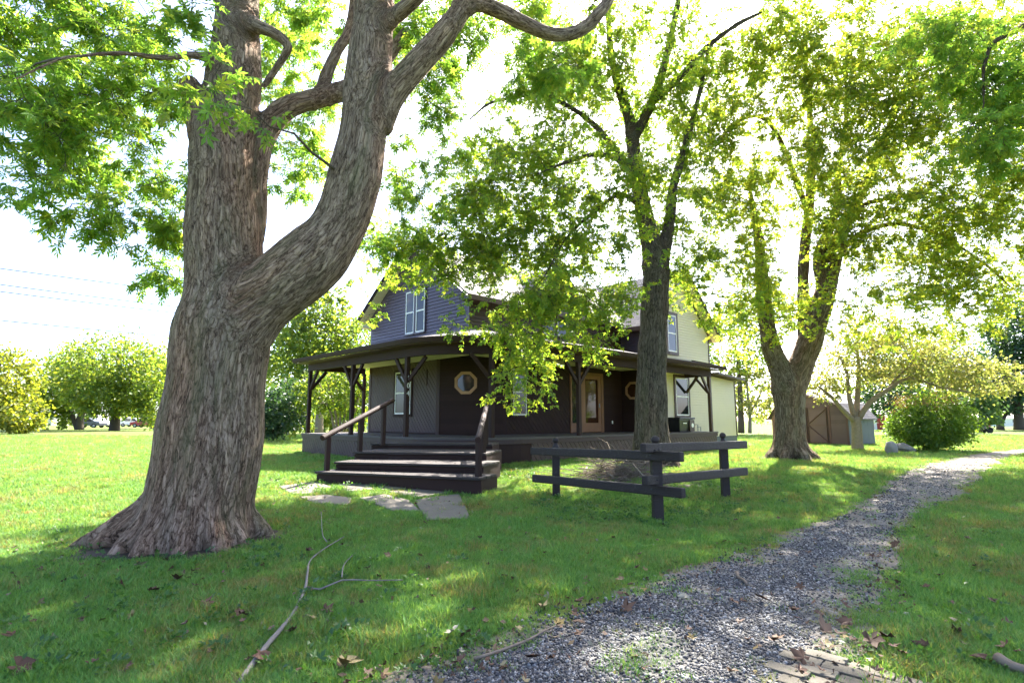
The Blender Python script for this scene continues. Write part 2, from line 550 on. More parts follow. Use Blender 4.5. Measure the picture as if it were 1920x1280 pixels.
def mat_stone(name, a, b, scale=9):
    m, nt, out = new_mat(name)
    oc = obj_coord(nt)
    n1 = noise(nt, oc, scale, 6, 0.65)
    n2 = noise(nt, oc, scale * 9, 4, 0.7)
    c = mixc(nt, n1, a, b)
    r = mathn(nt, 'MULTIPLY_ADD', rand_obj(nt), 0.5); nt.nodes[-1].inputs[2].default_value = 0.75
    c = mixc(nt, 1.0, c, r, 'MULTIPLY')
    st = ramp(nt, noise(nt, oc, scale * 0.5, 6, 0.7), [(0.55, 0.0), (0.7, 0.6)])
    c = mixc(nt, st, c, [x * 0.55 for x in a])
    principled(nt, out, c, 0.85, bump(nt, mathn(nt, 'ADD', n1, n2), 0.5, 0.012), 0.25)
    return m
M['flagstone'] = mat_stone('flagstone', (0.125, 0.105, 0.080), (0.23, 0.20, 0.155), 6)
M['paver'] = mat_stone('paver', (0.085, 0.072, 0.055), (0.17, 0.15, 0.115), 14)
M['boulder'] = mat_stone('boulder', (0.16, 0.145, 0.13), (0.32, 0.295, 0.27), 5)

def mat_pebble():
    m, nt, out = new_mat('gravel_stone')
    r = rand_obj(nt)
    c = ramp(nt, r, [(0.0, (0.022, 0.021, 0.022)), (0.4, (0.065, 0.063, 0.064)), (0.75, (0.13, 0.126, 0.124)), (1.0, (0.34, 0.33, 0.31))])
    c = mixc(nt, 1.0, c, mixc(nt, noise(nt, obj_coord(nt), 1.5, 4), (0.7, 0.7, 0.7), (1.25, 1.22, 1.2)), 'MULTIPLY')
    principled(nt, out, c, 0.75, None, 0.35)
    return m
M['pebble'] = mat_pebble()

def mat_grass(name, shift=0.0):
    m, nt, out = new_mat(name)
    oi = nt.nodes.new('ShaderNodeObjectInfo')
    g = nt.nodes.new('ShaderNodeNewGeometry')
    rn = g.outputs['Random Per Island']
    n1 = noise(nt, oi.outputs['Location'], 0.8, 5, 0.65)
    n2 = noise(nt, oi.outputs['Location'], 3.1, 3, 0.6)
    green = ramp(nt, rn, [(0.0, (0.058, 0.17, 0.034)), (0.5, (0.092, 0.26, 0.052)), (1.0, (0.155, 0.33, 0.075))])
    dry = ramp(nt, rn, [(0.0, (0.13, 0.125, 0.04)), (0.6, (0.23, 0.195, 0.08)), (1.0, (0.32, 0.26, 0.13))])
    f = mathn(nt, 'ADD', mathn(nt, 'MULTIPLY', n1, 0.55), mathn(nt, 'MULTIPLY', n2, 0.35))
    f = mathn(nt, 'ADD', f, mathn(nt, 'MULTIPLY', oi.outputs['Random'], 0.16))
    c = mixc(nt, ramp(nt, f, [(0.54, 0.0), (0.68, 0.85)]), green, dry)
    p = nt.nodes.new('ShaderNodeBsdfPrincipled')
    nt.links.new(c, p.inputs['Base Color'])
    p.inputs['Roughness'].default_value = 0.5
    p.inputs['Specular IOR Level'].default_value = 0.25
    t = nt.nodes.new('ShaderNodeBsdfTranslucent')
    nt.links.new(mixc(nt, 1.0, c, (2.3, 1.5, 0.9), 'MULTIPLY'), t.inputs['Color'])
    mx = nt.nodes.new('ShaderNodeMixShader')
    mx.inputs[0].default_value = 0.42
    nt.links.new(p.outputs[0], mx.inputs[1])
    nt.links.new(t.outputs[0], mx.inputs[2])
    nt.links.new(mx.outputs[0], out.inputs['Surface'])
    return m
M['grass'] = mat_grass('grass_blade')
M['weed'] = mat_leaf('weed_leaf', [(0.03, 0.085, 0.03), (0.05, 0.12, 0.035), (0.075, 0.15, 0.035)], 0.4)

def mat_dry_leaf():
    m, nt, out = new_mat('dry_leaf')
    r = rand_obj(nt)
    c = ramp(nt, r, [(0.0, (0.07, 0.035, 0.02)), (0.45, (0.13, 0.065, 0.036)), (0.8, (0.17, 0.105, 0.062)), (0.9, (0.24, 0.17, 0.04)), (1.0, (0.33, 0.30, 0.22))])
    c = mixc(nt, 1.0, c, mixc(nt, noise(nt, obj_coord(nt), 30, 4), (0.55, 0.55, 0.55), (1.3, 1.3, 1.3)), 'MULTIPLY')
    principled(nt, out, c, 0.7, None, 0.3)
    return m
M['dry_leaf'] = mat_dry_leaf()
M['soil'] = mat_stone('bare_soil', (0.035, 0.026, 0.018), (0.085, 0.062, 0.042), 22)
# ------------------------------------------------------------------ ground
def grid_sheet(name, xs, ys, mat):
    X, Y = np.meshgrid(xs, ys)
    Z = ground_z(X, Y)
    V = np.stack([X, Y, Z], -1).reshape(-1, 3)
    nx, ny = len(xs), len(ys)
    i = np.arange(nx - 1)[None, :] + nx * np.arange(ny - 1)[:, None]
    F = np.stack([i, i + 1, i + 1 + nx, i + nx], -1).reshape(-1, 4)
    o = link(name, np_mesh(name, V, F, mat, True))
    return o

xs = np.unique(np.concatenate([np.linspace(-400, -40, 25), np.linspace(-40, -14, 27), np.linspace(-14, 14, 113), np.linspace(14, 40, 27), np.linspace(40, 400, 25)]))
ys = np.unique(np.concatenate([np.linspace(-60, 0, 13), np.linspace(0, 26, 105), np.linspace(26, 60, 35), np.linspace(60, 600, 28)]))
ground = grid_sheet('ground', xs, ys, M['lawn'])
tag(ground, 'mown green lawn with dry patches around the brown house', 'lawn', kind='structure')

# gravel path: left and right edge in the picture, dropped on the ground
PATH = [(1500, 380, 1420), (1400, 600, 1470), (1280, 850, 1540), (1230, 940, 1565), (1180, 1070, 1570), (1130, 1200, 1600), (1090, 1310, 1640), (1050, 1400, 1650),
        (1010, 1480, 1670), (970, 1580, 1700), (940, 1640, 1745), (910, 1680, 1795), (880, 1730, 1835), (862, 1790, 1865), (850, 1850, 1900), (842, 1930, 1965), (836, 2050, 2075)]
pl = np.array([gp(l, y)[:2] for y, l, r in PATH])
pr = np.array([gp(r, y)[:2] for y, l, r in PATH])
def resample(p, n):
    d = np.concatenate([[0], np.cumsum(np.linalg.norm(np.diff(p, axis=0), axis=1))])
    t = np.linspace(0, d[-1], n)
    return np.stack([np.interp(t, d, p[:, k]) for k in range(2)], 1)
NP_ = 220
pc = resample((pl + pr) / 2, NP_)
dists = np.concatenate([[0], np.cumsum(np.linalg.norm(np.diff((pl + pr) / 2, axis=0), axis=1))])
hw = np.interp(np.linspace(0, dists[-1], NP_), dists, np.linalg.norm(pr - pl, axis=1) / 2)
tt = np.gradient(pc, axis=0); tt /= np.linalg.norm(tt, axis=1, keepdims=True)
nn = np.stack([tt[:, 1], -tt[:, 0]], 1)
tl = np.linspace(0, dists[-1], NP_)
wob = lambda ph: 0.10 * np.sin(tl * 2.3 + ph) + 0.07 * np.sin(tl * 5.9 + 2 * ph) + 0.05 * np.sin(tl * 13.7 + ph * 3)
cols = 13
PV = []
for k in range(cols):
    s = -1 + 2 * k / (cols - 1)
    w = hw * 1.0 + np.where(s < 0, wob(0.4), wob(2.1))
    q = pc + nn * (s * w)[:, None]
    PV.append(np.stack([q[:, 0], q[:, 1], ground_z(q[:, 0], q[:, 1]) + 0.014 * (1 - abs(s) ** 3) + 0.002], 1))
PV = np.stack(PV, 1)
i = np.arange(cols - 1)[None, :] + cols * np.arange(NP_ - 1)[:, None]
PF = np.stack([i, i + 1, i + 1 + cols, i + cols], -1).reshape(-1, 4)
pme = np_mesh('path', PV.reshape(-1, 3), PF, M['gravel_bed'], True)
ea_ = pme.attributes.new('edge', 'FLOAT', 'POINT')
ea_.data.foreach_set('value', np.tile(np.abs(np.linspace(-1, 1, cols)) ** 2.2, NP_).astype(np.float32))
path = link('path', pme)
# np_mesh('path', PV.reshape(-1, 3), PF, M['gravel_bed'], True))
tag(path, 'grey gravel path curving past the fence to the right', 'path', kind='structure')

def path_depth(x, y):
    """>0 inside the path: 1 on the centre line, 0 at the edge"""
    d = np.hypot(x[:, None] - pc[None, :, 0], y[:, None] - pc[None, :, 1])
    j = d.argmin(1)
    return 1 - d[np.arange(len(x)), j] / hw[j]

# ------------------------------------------------------------------ house
AZ = math.radians(46)
ER = np.array([math.sin(AZ), math.cos(AZ)]); EL = np.array([-math.cos(AZ), math.sin(AZ)])
HX = 11.0 * ER + 13.3 * EL
HROT = math.radians(44)
HZ = 0.15
house = empty('farmhouse', (HX[0], HX[1], HZ), HROT)
tag(house, 'two storey brown farmhouse with a curved wraparound porch', 'house')

def to_house(p):
    d = np.asarray(p[:2]) - HX
    return np.array([d @ ER, d @ EL, p[2] - HZ])
def to_world(p):
    q = HX + p[0] * ER + p[1] * EL
    return np.array([q[0], q[1], p[2] + HZ])

def uv_slope(me):
    """metres along / up each face"""
    uv = me.uv_layers.new(name='UVMap')
    for poly in me.polygons:
        n = poly.normal
        h = Vector((-n.y, n.x, 0))
        h = h.normalized() if h.length > 1e-3 else Vector((1, 0, 0))
        w = n.cross(h)
        for li in poly.loop_indices:
            c = me.vertices[me.loops[li].vertex_index].co
            uv.data[li].uv = (c.dot(h), c.dot(w))

class Plane:
    """a wall plane: point + (u along, z up), n outward"""
    def __init__(s, o, u, n):
        s.o, s.u, s.n = Vector((o[0], o[1], 0)), Vector((u[0], u[1], 0)).normalized(), Vector((n[0], n[1], 0)).normalized()
    def p(s, u, v, n=0.0):
        q = s.o + s.u * u + s.n * n
        q.z = v
        return q
    def box(s, mb, u0, u1, v0, v1, n0, n1):
        P = [s.p(u, v, n) for n in (n0, n1) for u, v in ((u0, v0), (u1, v0), (u1, v1), (u0, v1))]
        return mb.add(P, [(0, 1, 2, 3), (7, 6, 5, 4), (0, 4, 5, 1), (1, 5, 6, 2), (2, 6, 7, 3), (3, 7, 4, 0)])

def clip(poly, a, b, c):
    """part of the polygon where a*u+b*v <= c"""
    out = []
    n = len(poly)
    for i in range(n):
        p, q = poly[i], poly[(i + 1) % n]
        dp, dq = a * p[0] + b * p[1] - c, a * q[0] + b * q[1] - c
        if dp <= 0: out.append(p)
        if (dp < 0 < dq) or (dq < 0 < dp):
            t = dp / (dp - dq)
            out.append((p[0] + t * (q[0] - p[0]), p[1] + t * (q[1] - p[1])))
    return out

def clad(parent, pl_, poly, angle, width, thick, mat, name='plank', gap=0.006, lap=None, joined=None, base=0.0):
    """boards at an angle over a convex polygon of the plane; each board its own object, or all in one mesh when joined"""
    ca, sa = math.cos(angle), math.sin(angle)
    ds = [-sa * u + ca * v for u, v in poly]
    d0, d1 = min(ds), max(ds)
    k = 0
    mb = MB()
    d = d0 - (width * 0.4 if joined is None else 0)
    while d < d1:
        s = clip(clip(poly, -sa, ca, d + width - gap), sa, -ca, -d)
        if len(s) >= 3:
            area = abs(sum(s[i][0] * s[(i + 1) % len(s)][1] - s[(i + 1) % len(s)][0] * s[i][1] for i in range(len(s)))) / 2
            if area > 0.002:
                def off(u, v):
                    if lap is None: return base + thick
                    f = ((-sa * u + ca * v) - d) / width
                    return base + lap[0] * (1 - f) + lap[1] * f
                front = [pl_.p(u, v, off(u, v)) for u, v in s]
                back = [pl_.p(u, v, base) for u, v in s]
                n = len(s)
                fs_ = [tuple(range(n)), tuple(range(n, 2 * n))[::-1]] + [(i, i + n, (i + 1) % n + n, (i + 1) % n) for i in range(n)]
                if joined is None:
                    MB().add(front + back, fs_).build(name, mat, parent)
                else:
                    mb.add(front + back, fs_)
        d += width
        k += 1
    if joined is not None:
        return mb.build(joined, mat, parent)

def wall(name, pl_, poly, mat, thick=0.12, parent=house):
    mb = MB()
    mb.prism([pl_.p(u, v, 0) for u, v in poly], -pl_.n * thick)
    return mb.build(name, mat, parent)

def window(pl_, u0, u1, v0, v1, base, trim='brown_trim', sash='white', pane='glass', tw=0.09, meeting=True, parent=house):
    """double-hung window standing just proud of the boards: trim > sash, panes"""
    mb = MB()
    pl_.box(mb, u0 - tw, u0, v0 - tw, v1 + tw, base, base + 0.035)
    pl_.box(mb, u1, u1 + tw, v0 - tw, v1 + tw, base, base + 0.035)
    pl_.box(mb, u0, u1, v1, v1 + tw, base, base + 0.035)
    pl_.box(mb, u0 - 0.0, u1 + 0.0, v0 - tw, v0, base, base + 0.05)
    w = mb.build('window', M[trim], parent)
    mb = MB()
    sw = 0.045
    vm = v0 + (v1 - v0) * 0.5
    pl_.box(mb, u0 + 0.002, u0 + sw, v0 + 0.002, v1 - 0.002, base, base + 0.028)
    pl_.box(mb, u1 - sw, u1 - 0.002, v0 + 0.002, v1 - 0.002, base, base + 0.028)
    pl_.box(mb, u0 + sw, u1 - sw, v1 - sw, v1 - 0.002, base, base + 0.028)
    pl_.box(mb, u0 + sw, u1 - sw, v0 + 0.002, v0 + sw + 0.01, base, base + 0.028)
    if meeting: pl_.box(mb, u0 + sw, u1 - sw, vm - 0.025, vm + 0.025, base, base + 0.030)
    mb.build('sash', M[sash], w)
    if meeting:
        for a, b, nn_ in ((v0 + sw + 0.01, vm - 0.025, 0.010), (vm + 0.025, v1 - sw, 0.016)):
            mb = MB(); pl_.box(mb, u0 + sw, u1 - sw, a, b, base, base + nn_); mb.build('pane', M[pane], w)
    else:
        mb = MB(); pl_.box(mb, u0 + sw, u1 - sw, v0 + sw, v1 - sw, base, base + 0.012); mb.build('pane', M[pane], w)
    return w

def octagon(pl_, uc, vc, r, base, pane='glass'):
    k = [(math.cos(math.pi / 8 + i * math.pi / 4), math.sin(math.pi / 8 + i * math.pi / 4)) for i in range(8)]
    ri = r * 0.74
    fr = [pl_.p(uc + a * r, vc + b * r, base + 0.05) for a, b in k] + [pl_.p(uc + a * ri, vc + b * ri, base + 0.05) for a, b in k] + \
         [pl_.p(uc + a * r, vc + b * r, base) for a, b in k] + [pl_.p(uc + a * ri, vc + b * ri, base) for a, b in k]
    fs_ = []
    for i in range(8):
        j = (i + 1) % 8
        fs_ += [(i, j, 8 + j, 8 + i), (i, 16 + i, 16 + j, j), (8 + i, 8 + j, 24 + j, 24 + i), (16 + i, 24 + i, 24 + j, 16 + j)]
    w = MB().add(fr, fs_).build('octagonal_window', M['tan_trim'], house)
    MB().prism([pl_.p(uc + a * ri, vc + b * ri, base + 0.003) for a, b in k], pl_.n * 0.012).build('pane', M[pane], w)
    return w

DZ = 0.68          # deck height above the house ground
BZ = 2.92          # under side of the porch beam
GZ = 3.34          # gutter top
WT = 4.02          # porch roof meets the wall
P_left = Plane((0, 0), (0, 1), (-1, 0))              # gable front, faces left
P_right = Plane((0, 0), (1, 0), (0, -1))             # long front, faces right
P_cham = Plane((0, 1.6), (1.5, -1.6), (-1.6, -1.5))  # cut corner under the porch
CHL = math.hypot(1.5, 1.6)
P_inner = Plane((8.1, 0), (0, -1), (-1, 0))          # side of the rear wing, under the porch
P_cream = Plane((8.1, -1.3), (1, 0), (0, -1))        # cream front of the rear wing
EAVE, RIDGE, RB = 5.0, 7.5, 3.0                      # main roof
W_END = 6.0
SL = (RIDGE - EAVE) / (RB + 0.4)
def rz(b): return RIDGE - SL * abs(b - RB) - 0.10    # underside of the main roof at b

# walls of the ground floor, each with its boards
w1 = wall('wall', P_left, [(1.6, DZ - 0.6), (W_END, DZ - 0.6), (W_END, 3.2), (1.6, 3.2)], M['brown'])
clad(w1, P_left, [(1.62, DZ + 0.05), (W_END, DZ + 0.05), (W_END, 3.17), (1.62, 3.17)], math.radians(50), 0.135, 0.018, M['brown_mid'], gap=0.010)
w2 = wall('wall', P_cham, [(0, DZ - 0.6), (CHL, DZ - 0.6), (CHL, 3.2), (0, 3.2)], M['brown'])
clad(w2, P_cham, [(0.02, DZ + 0.04), (CHL - 0.02, DZ + 0.04), (CHL - 0.02, 3.17), (0.02, 3.17)], 0, 0.19, 0.018, M['brown'])
w3 = wall('wall', P_right, [(1.5, DZ - 0.6), (8.1, DZ - 0.6), (8.1, 3.2), (1.5, 3.2)], M['brown'])
clad(w3, P_right, [(1.52, DZ + 0.05), (4.75, DZ + 0.05), (4.75, 3.17), (1.52, 3.17)], math.radians(-48), 0.14, 0.018, M['brown'], gap=0.012)
clad(w3, P_right, [(6.85, DZ + 0.05), (8.08, DZ + 0.05), (8.08, 3.17), (6.85, 3.17)], 0, 0.19, 0.018, M['brown'])
w4 = wall('wall', P_inner, [(0, DZ - 0.6), (1.3, DZ - 0.6), (1.3, 4.85), (0, 4.85)], M['brown'])
clad(w4, P_inner, [(0.02, DZ + 0.04), (1.28, DZ + 0.04), (1.28, 3.17), (0.02, 3.17)], 0, 0.19, 0.018, M['brown'])
clad(w4, P_inner, [(0.02, 3.7), (1.28, 3.7), (1.28, 4.80), (0.02, 4.80)], 0, 0.11, 0.018, M['siding_sky_tint'], lap=(0.024, 0.004), joined='siding')

# corner boards of the cut corner and the left end
mb = MB(); P_cham.box(mb, -0.06, 0.05, DZ, 3.17, 0.0, 0.035); mb.build('corner_board', M['brown_trim'], house)
mb = MB(); P_cham.box(mb, CHL - 0.05, CHL + 0.06, DZ, 3.17, 0.0, 0.035); mb.build('corner_board', M['brown'], house)
mb = MB(); P_left.box(mb, W_END - 0.10, W_END + 0.02, DZ, 3.17, -0.05, 0.035); mb.build('corner_board', M['brown_trim'], house)
mb = MB(); P_left.box(mb, 2.2, 2.24, 2.3, 2.85, 0.018, 0.035); mb.build('wall_batten', M['brown'], house)

# gable front, upper floor
g_poly = [(0, 3.2), (W_END, 3.2), (W_END, rz(W_END)), (RB, rz(RB)), (0, rz(0))]
w5 = wall('wall', P_left, g_poly, M['siding_sky_tint'])
clad(w5, P_left, [(0.02, 3.55), (W_END - 0.02, 3.55), (W_END - 0.02, rz(W_END)), (RB, rz(RB)), (0.02, rz(0))], 0, 0.115, 0.02, M['siding_sky_tint'], lap=(0.028, 0.004), joined='siding')
for v0 in (0.02,):
    mb = MB(); P_left.box(mb, -0.01, 0.09, 3.6, rz(0) - 0.02, 0.0, 0.045); mb.build('corner_board', M['siding_sky_tint'], house)
# long front, upper floor (short knee wall) and its boards
w6 = wall('wall', P_right, [(0, 3.2), (8.1, 3.2), (8.1, 4.98), (0, 4.98)], M['siding_sky_tint'])
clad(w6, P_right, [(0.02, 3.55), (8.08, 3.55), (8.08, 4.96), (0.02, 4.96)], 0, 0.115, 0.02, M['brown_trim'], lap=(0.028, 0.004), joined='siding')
# back and far side walls
mb = MB(); mb.box(0, 8.1, W_END - 0.02, W_END + 0.1, 0, 5.0); mb.build('wall', M['siding_sky_tint'], house)
# rear wing, cream
cw_r, cw_e, cw_z = 2.55, 5.1, 7.6
cpoly = [(0, 0.0), (cw_e, 0.0), (cw_e, 4.95), (cw_r, 7.42), (0, 4.95)]
w7 = wall('wall', P_cream, cpoly, M['cream'])
clad(w7, P_cream, [(0.02, 0.42), (cw_e - 0.02, 0.42), (cw_e - 0.02, 4.95), (cw_r, 7.38), (0.02, 4.95)], 0, 0.115, 0.02, M['cream'], lap=(0.026, 0.004), joined='siding')
w8 = wall('wall', P_cream, [(cw_e, 0.0), (cw_e + 2.5, 0.0), (cw_e + 2.5, 3.02), (cw_e, 3.16)], M['cream'])
clad(w8, P_cream, [(cw_e + 0.02, 0.42), (cw_e + 2.48, 0.42), (cw_e + 2.48, 3.0), (cw_e + 0.02, 3.14)], 0, 0.115, 0.02, M['cream'], lap=(0.026, 0.004), joined='siding')
mb = MB(); mb.box(8.1 + cw_e - 0.1, 8.1 + cw_e, -1.18, 7, 0, 4.95); mb.build('wall', M['cream'], house)
mb = MB(); mb.box(8.1 + cw_e + 2.4, 8.1 + cw_e + 2.5, -1.18, 4, 0, 3.0); mb.build('wall', M['cream'], house)
mb = MB(); mb.box(8.1, 8.1 + cw_e, 6.9, 7.0, 0, 4.95); mb.build('wall', M['cream'], house)
for u in (cw_e - 0.05, cw_e + 2.43):
    mb = MB(); P_cream.box(mb, u, u + 0.09, 0.40, 4.95 if u < cw_e else 3.0, 0.0, 0.040); mb.build('corner_board', M['brown_trim'], house)
mb = MB(); P_cream.box(mb, -0.05, 0.06, 0.4, 4.9, 0.0, 0.040); mb.build('corner_board', M['brown_trim'], house)
mb = MB(); P_cream.box(mb, 3.02, cw_e + 2.5, 0.0, 0.41, 0.0, 0.012); mb.build('foundation', M['shed_side'], house)

# roofs
def slab(name, pts, t, mat, parent=house):
    mb = MB().prism(pts, (0, 0, -t))
    o = mb.build(name, mat, parent)
    uv_slope(o.data)
    return o
XL, XR = -0.42, 10.6
roof = empty('roof', (0, 0, 0), 0, house)
slab('roof_slope', [(XL, -0.4, EAVE), (XR, -0.4, EAVE), (XR, RB, RIDGE), (XL, RB, RIDGE)], 0.08, M['shingle'], roof)
slab('roof_slope', [(XL, W_END + 0.4, EAVE), (XR, W_END + 0.4, EAVE), (XR, RB + 0.004, RIDGE), (XL, RB + 0.004, RIDGE)], 0.08, M['shingle'], roof)
rx = 8.1 + cw_r
slab('roof_slope', [(7.68, -1.72, 4.82), (7.68, 7.2, 4.82), (rx, 7.2, 7.62), (rx, -1.72, 7.62)], 0.08, M['shingle'], roof)
slab('roof_slope', [(13.62, -1.72, 4.82), (13.62, 7.2, 4.82), (rx + 0.004, 7.2, 7.62), (rx + 0.004, -1.72, 7.62)], 0.08, M['shingle'], roof)
slab('roof_slope', [(8.1 + cw_e - 0.05, -1.75, 3.30), (8.1 + cw_e + 2.75, -1.75, 3.12), (8.1 + cw_e + 2.75, 4.2, 3.12), (8.1 + cw_e - 0.05, 4.2, 3.30)], 0.09, M['brown_trim'], roof)
# wall dormer over the porch
d0, d1, dp = 2.75, 5.35, 6.75
dc = (d0 + d1) / 2
w9 = wall('dormer_wall', P_right, [(d0, 4.9), (d1, 4.9), (d1, 5.35), (dc, dp - 0.1), (d0, 5.35)], M['siding_sky_tint'], 0.1)
clad(w9, P_right, [(d0, 4.98), (d1, 4.98), (d1, 5.35), (dc, dp - 0.12), (d0, 5.35)], 0, 0.115, 0.02, M['siding_sky_tint'], lap=(0.028, 0.004), joined='siding')
for s, e in ((d0 - 0.25, -1), (d1 + 0.25, 1)):
    slab('dormer_roof', [(s, -0.35, 5.12), (dc - 0.002 * e, -0.35, dp), (dc - 0.002 * e, 2.6, dp), (s, 2.6, 5.12)], 0.07, M['shingle'], roof)
    MB().bar((s, -0.36, 5.06), (dc, -0.36, dp - 0.06), 0.03, 0.14, (0, 1, 0)).build('rake_board', M['brown_trim'], house)
# rake boards, eave boards, soffits
for b0, b1 in ((-0.42, RB), (W_END + 0.42, RB)):
    MB().bar((XL - 0.015, b0, EAVE - 0.075), (XL - 0.015, b1, RIDGE - 0.075), 0.03, 0.17, (1, 0, 0)).build('rake_board', M['siding_sky_tint'], house)
    sgn = 1 if b0 < 0 else -1
    mb = MB().prism([(XL + 0.02, b0 + 0.03 * sgn, EAVE - 0.095), (-0.03, b0 + 0.03 * sgn, EAVE - 0.095), (-0.03, b1, RIDGE - 0.10), (XL + 0.02, b1, RIDGE - 0.10)], (0, 0, -0.02))
    sf = mb.build('soffit', M['ceiling'], house)
    for k in range(1, 22):
        f = k / 22
        y, z = b0 + (b1 - b0) * f, EAVE - 0.118 + (RIDGE - EAVE) * f
        mb = MB().box(XL + 0.03, -0.035, y - 0.006, y + 0.006, z - 0.012, z + 0.004); mb.build('soffit_groove', M['tan_trim'], sf)
mb = MB().box(XL + 0.02, -0.03, W_END + 0.02, W_END + 0.40, EAVE - 0.30, EAVE - 0.14); mb.build('soffit_return', M['ceiling'], house)
mb = MB().box(XL + 0.02, 7.66, -0.44, -0.40, EAVE - 0.17, EAVE - 0.02); mb.build('eave_board', M['brown_trim'], house)
mb = MB().box(XL + 0.02, 7.66, -0.39, -0.002, EAVE - 0.17, EAVE - 0.145); mb.build('soffit', M['brown_trim'], house)
mb = MB().box(7.64, 7.68, -1.72, -0.4, 4.66, 4.83); mb.build('eave_board', M['brown_trim'], house)
mb = MB().box(7.69, 8.08, -1.70, -0.4, 4.66, 4.69); mb.build('soffit', M['brown_trim'], house)
for s in (7.66, 13.64):
    MB().bar((s, -1.74, 4.74), (rx, -1.74, 7.54), 0.03, 0.17, (0, 1, 0)).build('rake_board', M['siding_sky_tint'], house)
    mb = MB().prism([(s, -1.71, 4.725), (rx, -1.71, 7.525), (rx, -1.33, 7.525), (s, -1.33, 4.725)], (0, 0, -0.02)); mb.build('soffit', M['ceiling'], house)

# porch: outline of posts, beam, gutter round the corner
P_END_L, P_END_R = 6.45, 10.9
def porch_line(a, b, R, endl, endr, n=14):
    """from the left end, along the left face (x=-a), round the corner, along the right face (y=-b)"""
    c = (-a + R, -b + R)
    pts = [(-a, endl), (-a, (endl + c[1]) / 2)]
    for k in range(n + 1):
        t = math.pi + (math.pi / 2) * k / n
        pts.append((c[0] + R * math.cos(t), c[1] + R * math.sin(t)))
    pts += [((c[0] + endr) / 2, -b), (endr, -b)]
    return pts
def strip(name, lines, mat, parent=house, uv=False):
    """closed section swept along parallel lines: lines = list of (polyline, z)"""
    n = len(lines[0][0])
    V, F = [], []
    k = len(lines)
    for i in range(n):
        for ln, z in lines:
            V.append((ln[i][0], ln[i][1], z))
    for i in range(n - 1):
        for j in range(k):
            F.append((i * k + j, i * k + (j + 1) % k, (i + 1) * k + (j + 1) % k, (i + 1) * k + j))
    F.append(tuple(range(k))); F.append(tuple((n - 1) * k + j for j in range(k))[::-1])
    o = MB().add(V, F).build(name, mat, parent)
    if uv: uv_slope(o.data)
    return o
A_, B_, R_ = 2.2, 2.42, 2.3
outer = porch_line(A_ + 0.42, B_ + 0.42, R_ + 0.42, P_END_L + 0.45, P_END_R + 0.55)
inner = []
for (x, y) in outer:
    inner.append((0.0 if x < 0.02 else x, 0.0 if y < 0.02 else y))
inner[0] = (0.0, outer[0][1]); inner[1] = (0.0, outer[1][1])
for i in range(2, len(outer) - 2):
    inner[i] = (0.0 if i < len(outer) / 2 else 0.03, 0.0)
# roof splits at the rear wing front (y=-1.3): keep the loft simple by running to the wall line
o_main = [p for p in outer]
pr_roof = strip('porch_roof', [(outer, GZ + 0.015), (inner, WT), (inner, WT - 0.09), (outer, GZ - 0.05)], M['shingle'], uv=True)
g0 = porch_line(A_ + 0.43, B_ + 0.43, R_ + 0.43, P_END_L + 0.46, P_END_R + 0.56)
g1 = porch_line(A_ + 0.53, B_ + 0.53, R_ + 0.53, P_END_L + 0.46, P_END_R + 0.56)
g2 = porch_line(A_ + 0.50, B_ + 0.50, R_ + 0.50, P_END_L + 0.46, P_END_R + 0.56)
strip('gutter', [(g0, GZ - 0.13), (g2, GZ - 0.13), (g1, GZ - 0.03), (g1, GZ + 0.008), (g0, GZ + 0.008)], M['brown'])
mb = MB().prism([(-A_ - 0.45, P_END_L + 0.47, GZ - 0.12), (0, P_END_L + 0.47, WT - 0.16), (0, P_END_L + 0.47, WT + 0.02), (-A_ - 0.45, P_END_L + 0.47, GZ + 0.02)], (0, 0.03, 0)); mb.build('porch_end_board', M['brown_trim'], house)
mb = MB().prism([(P_END_R + 0.57, -B_ - 0.45, GZ - 0.12), (P_END_R + 0.57, -1.36, WT - 0.44), (P_END_R + 0.57, -1.36, WT - 0.27), (P_END_R + 0.57, -B_ - 0.45, GZ + 0.02)], (0.03, 0, 0)); mb.build('porch_end_board', M['brown_trim'], house)
b0 = porch_line(A_ - 0.07, B_ - 0.07, R_ - 0.07, P_END_L + 0.07, P_END_R + 0.07)
b1 = porch_line(A_ + 0.07, B_ + 0.07, R_ + 0.07, P_END_L + 0.07, P_END_R + 0.07)
strip('porch_beam', [(b0, BZ), (b1, BZ), (b1, BZ + 0.30), (b0, BZ + 0.30)], M['brown'])
mb = MB().box(-A_ + 0.071, 0.0, P_END_L - 0.05, P_END_L + 0.05, BZ + 0.02, BZ + 0.26); mb.build('porch_beam', M['brown'], house)
mb = MB().box(P_END_R - 0.05, P_END_R + 0.05, -B_ + 0.071, -1.325, BZ + 0.02, BZ + 0.26); mb.build('porch_beam', M['brown'], house)
c0 = porch_line(A_ - 0.072, B_ - 0.072, R_ - 0.072, P_END_L + 0.04, P_END_R + 0.04)
c1 = porch_line(A_ + 0.41, B_ + 0.41, R_ + 0.41, P_END_L + 0.44, P_END_R + 0.54)
c2 = porch_line(A_ + 0.072, B_ + 0.072, R_ + 0.072, P_END_L + 0.08, P_END_R + 0.08)
strip('porch_eave_soffit', [(c2, BZ + 0.24), (c1, BZ + 0.27), (c1, BZ + 0.29), (c2, BZ + 0.27)], M['brown_trim'])
strip('porch_ceiling', [(c0, BZ + 0.225), (inner, BZ + 0.225), (inner, BZ + 0.265), (c0, BZ + 0.265)], M['ceiling'])

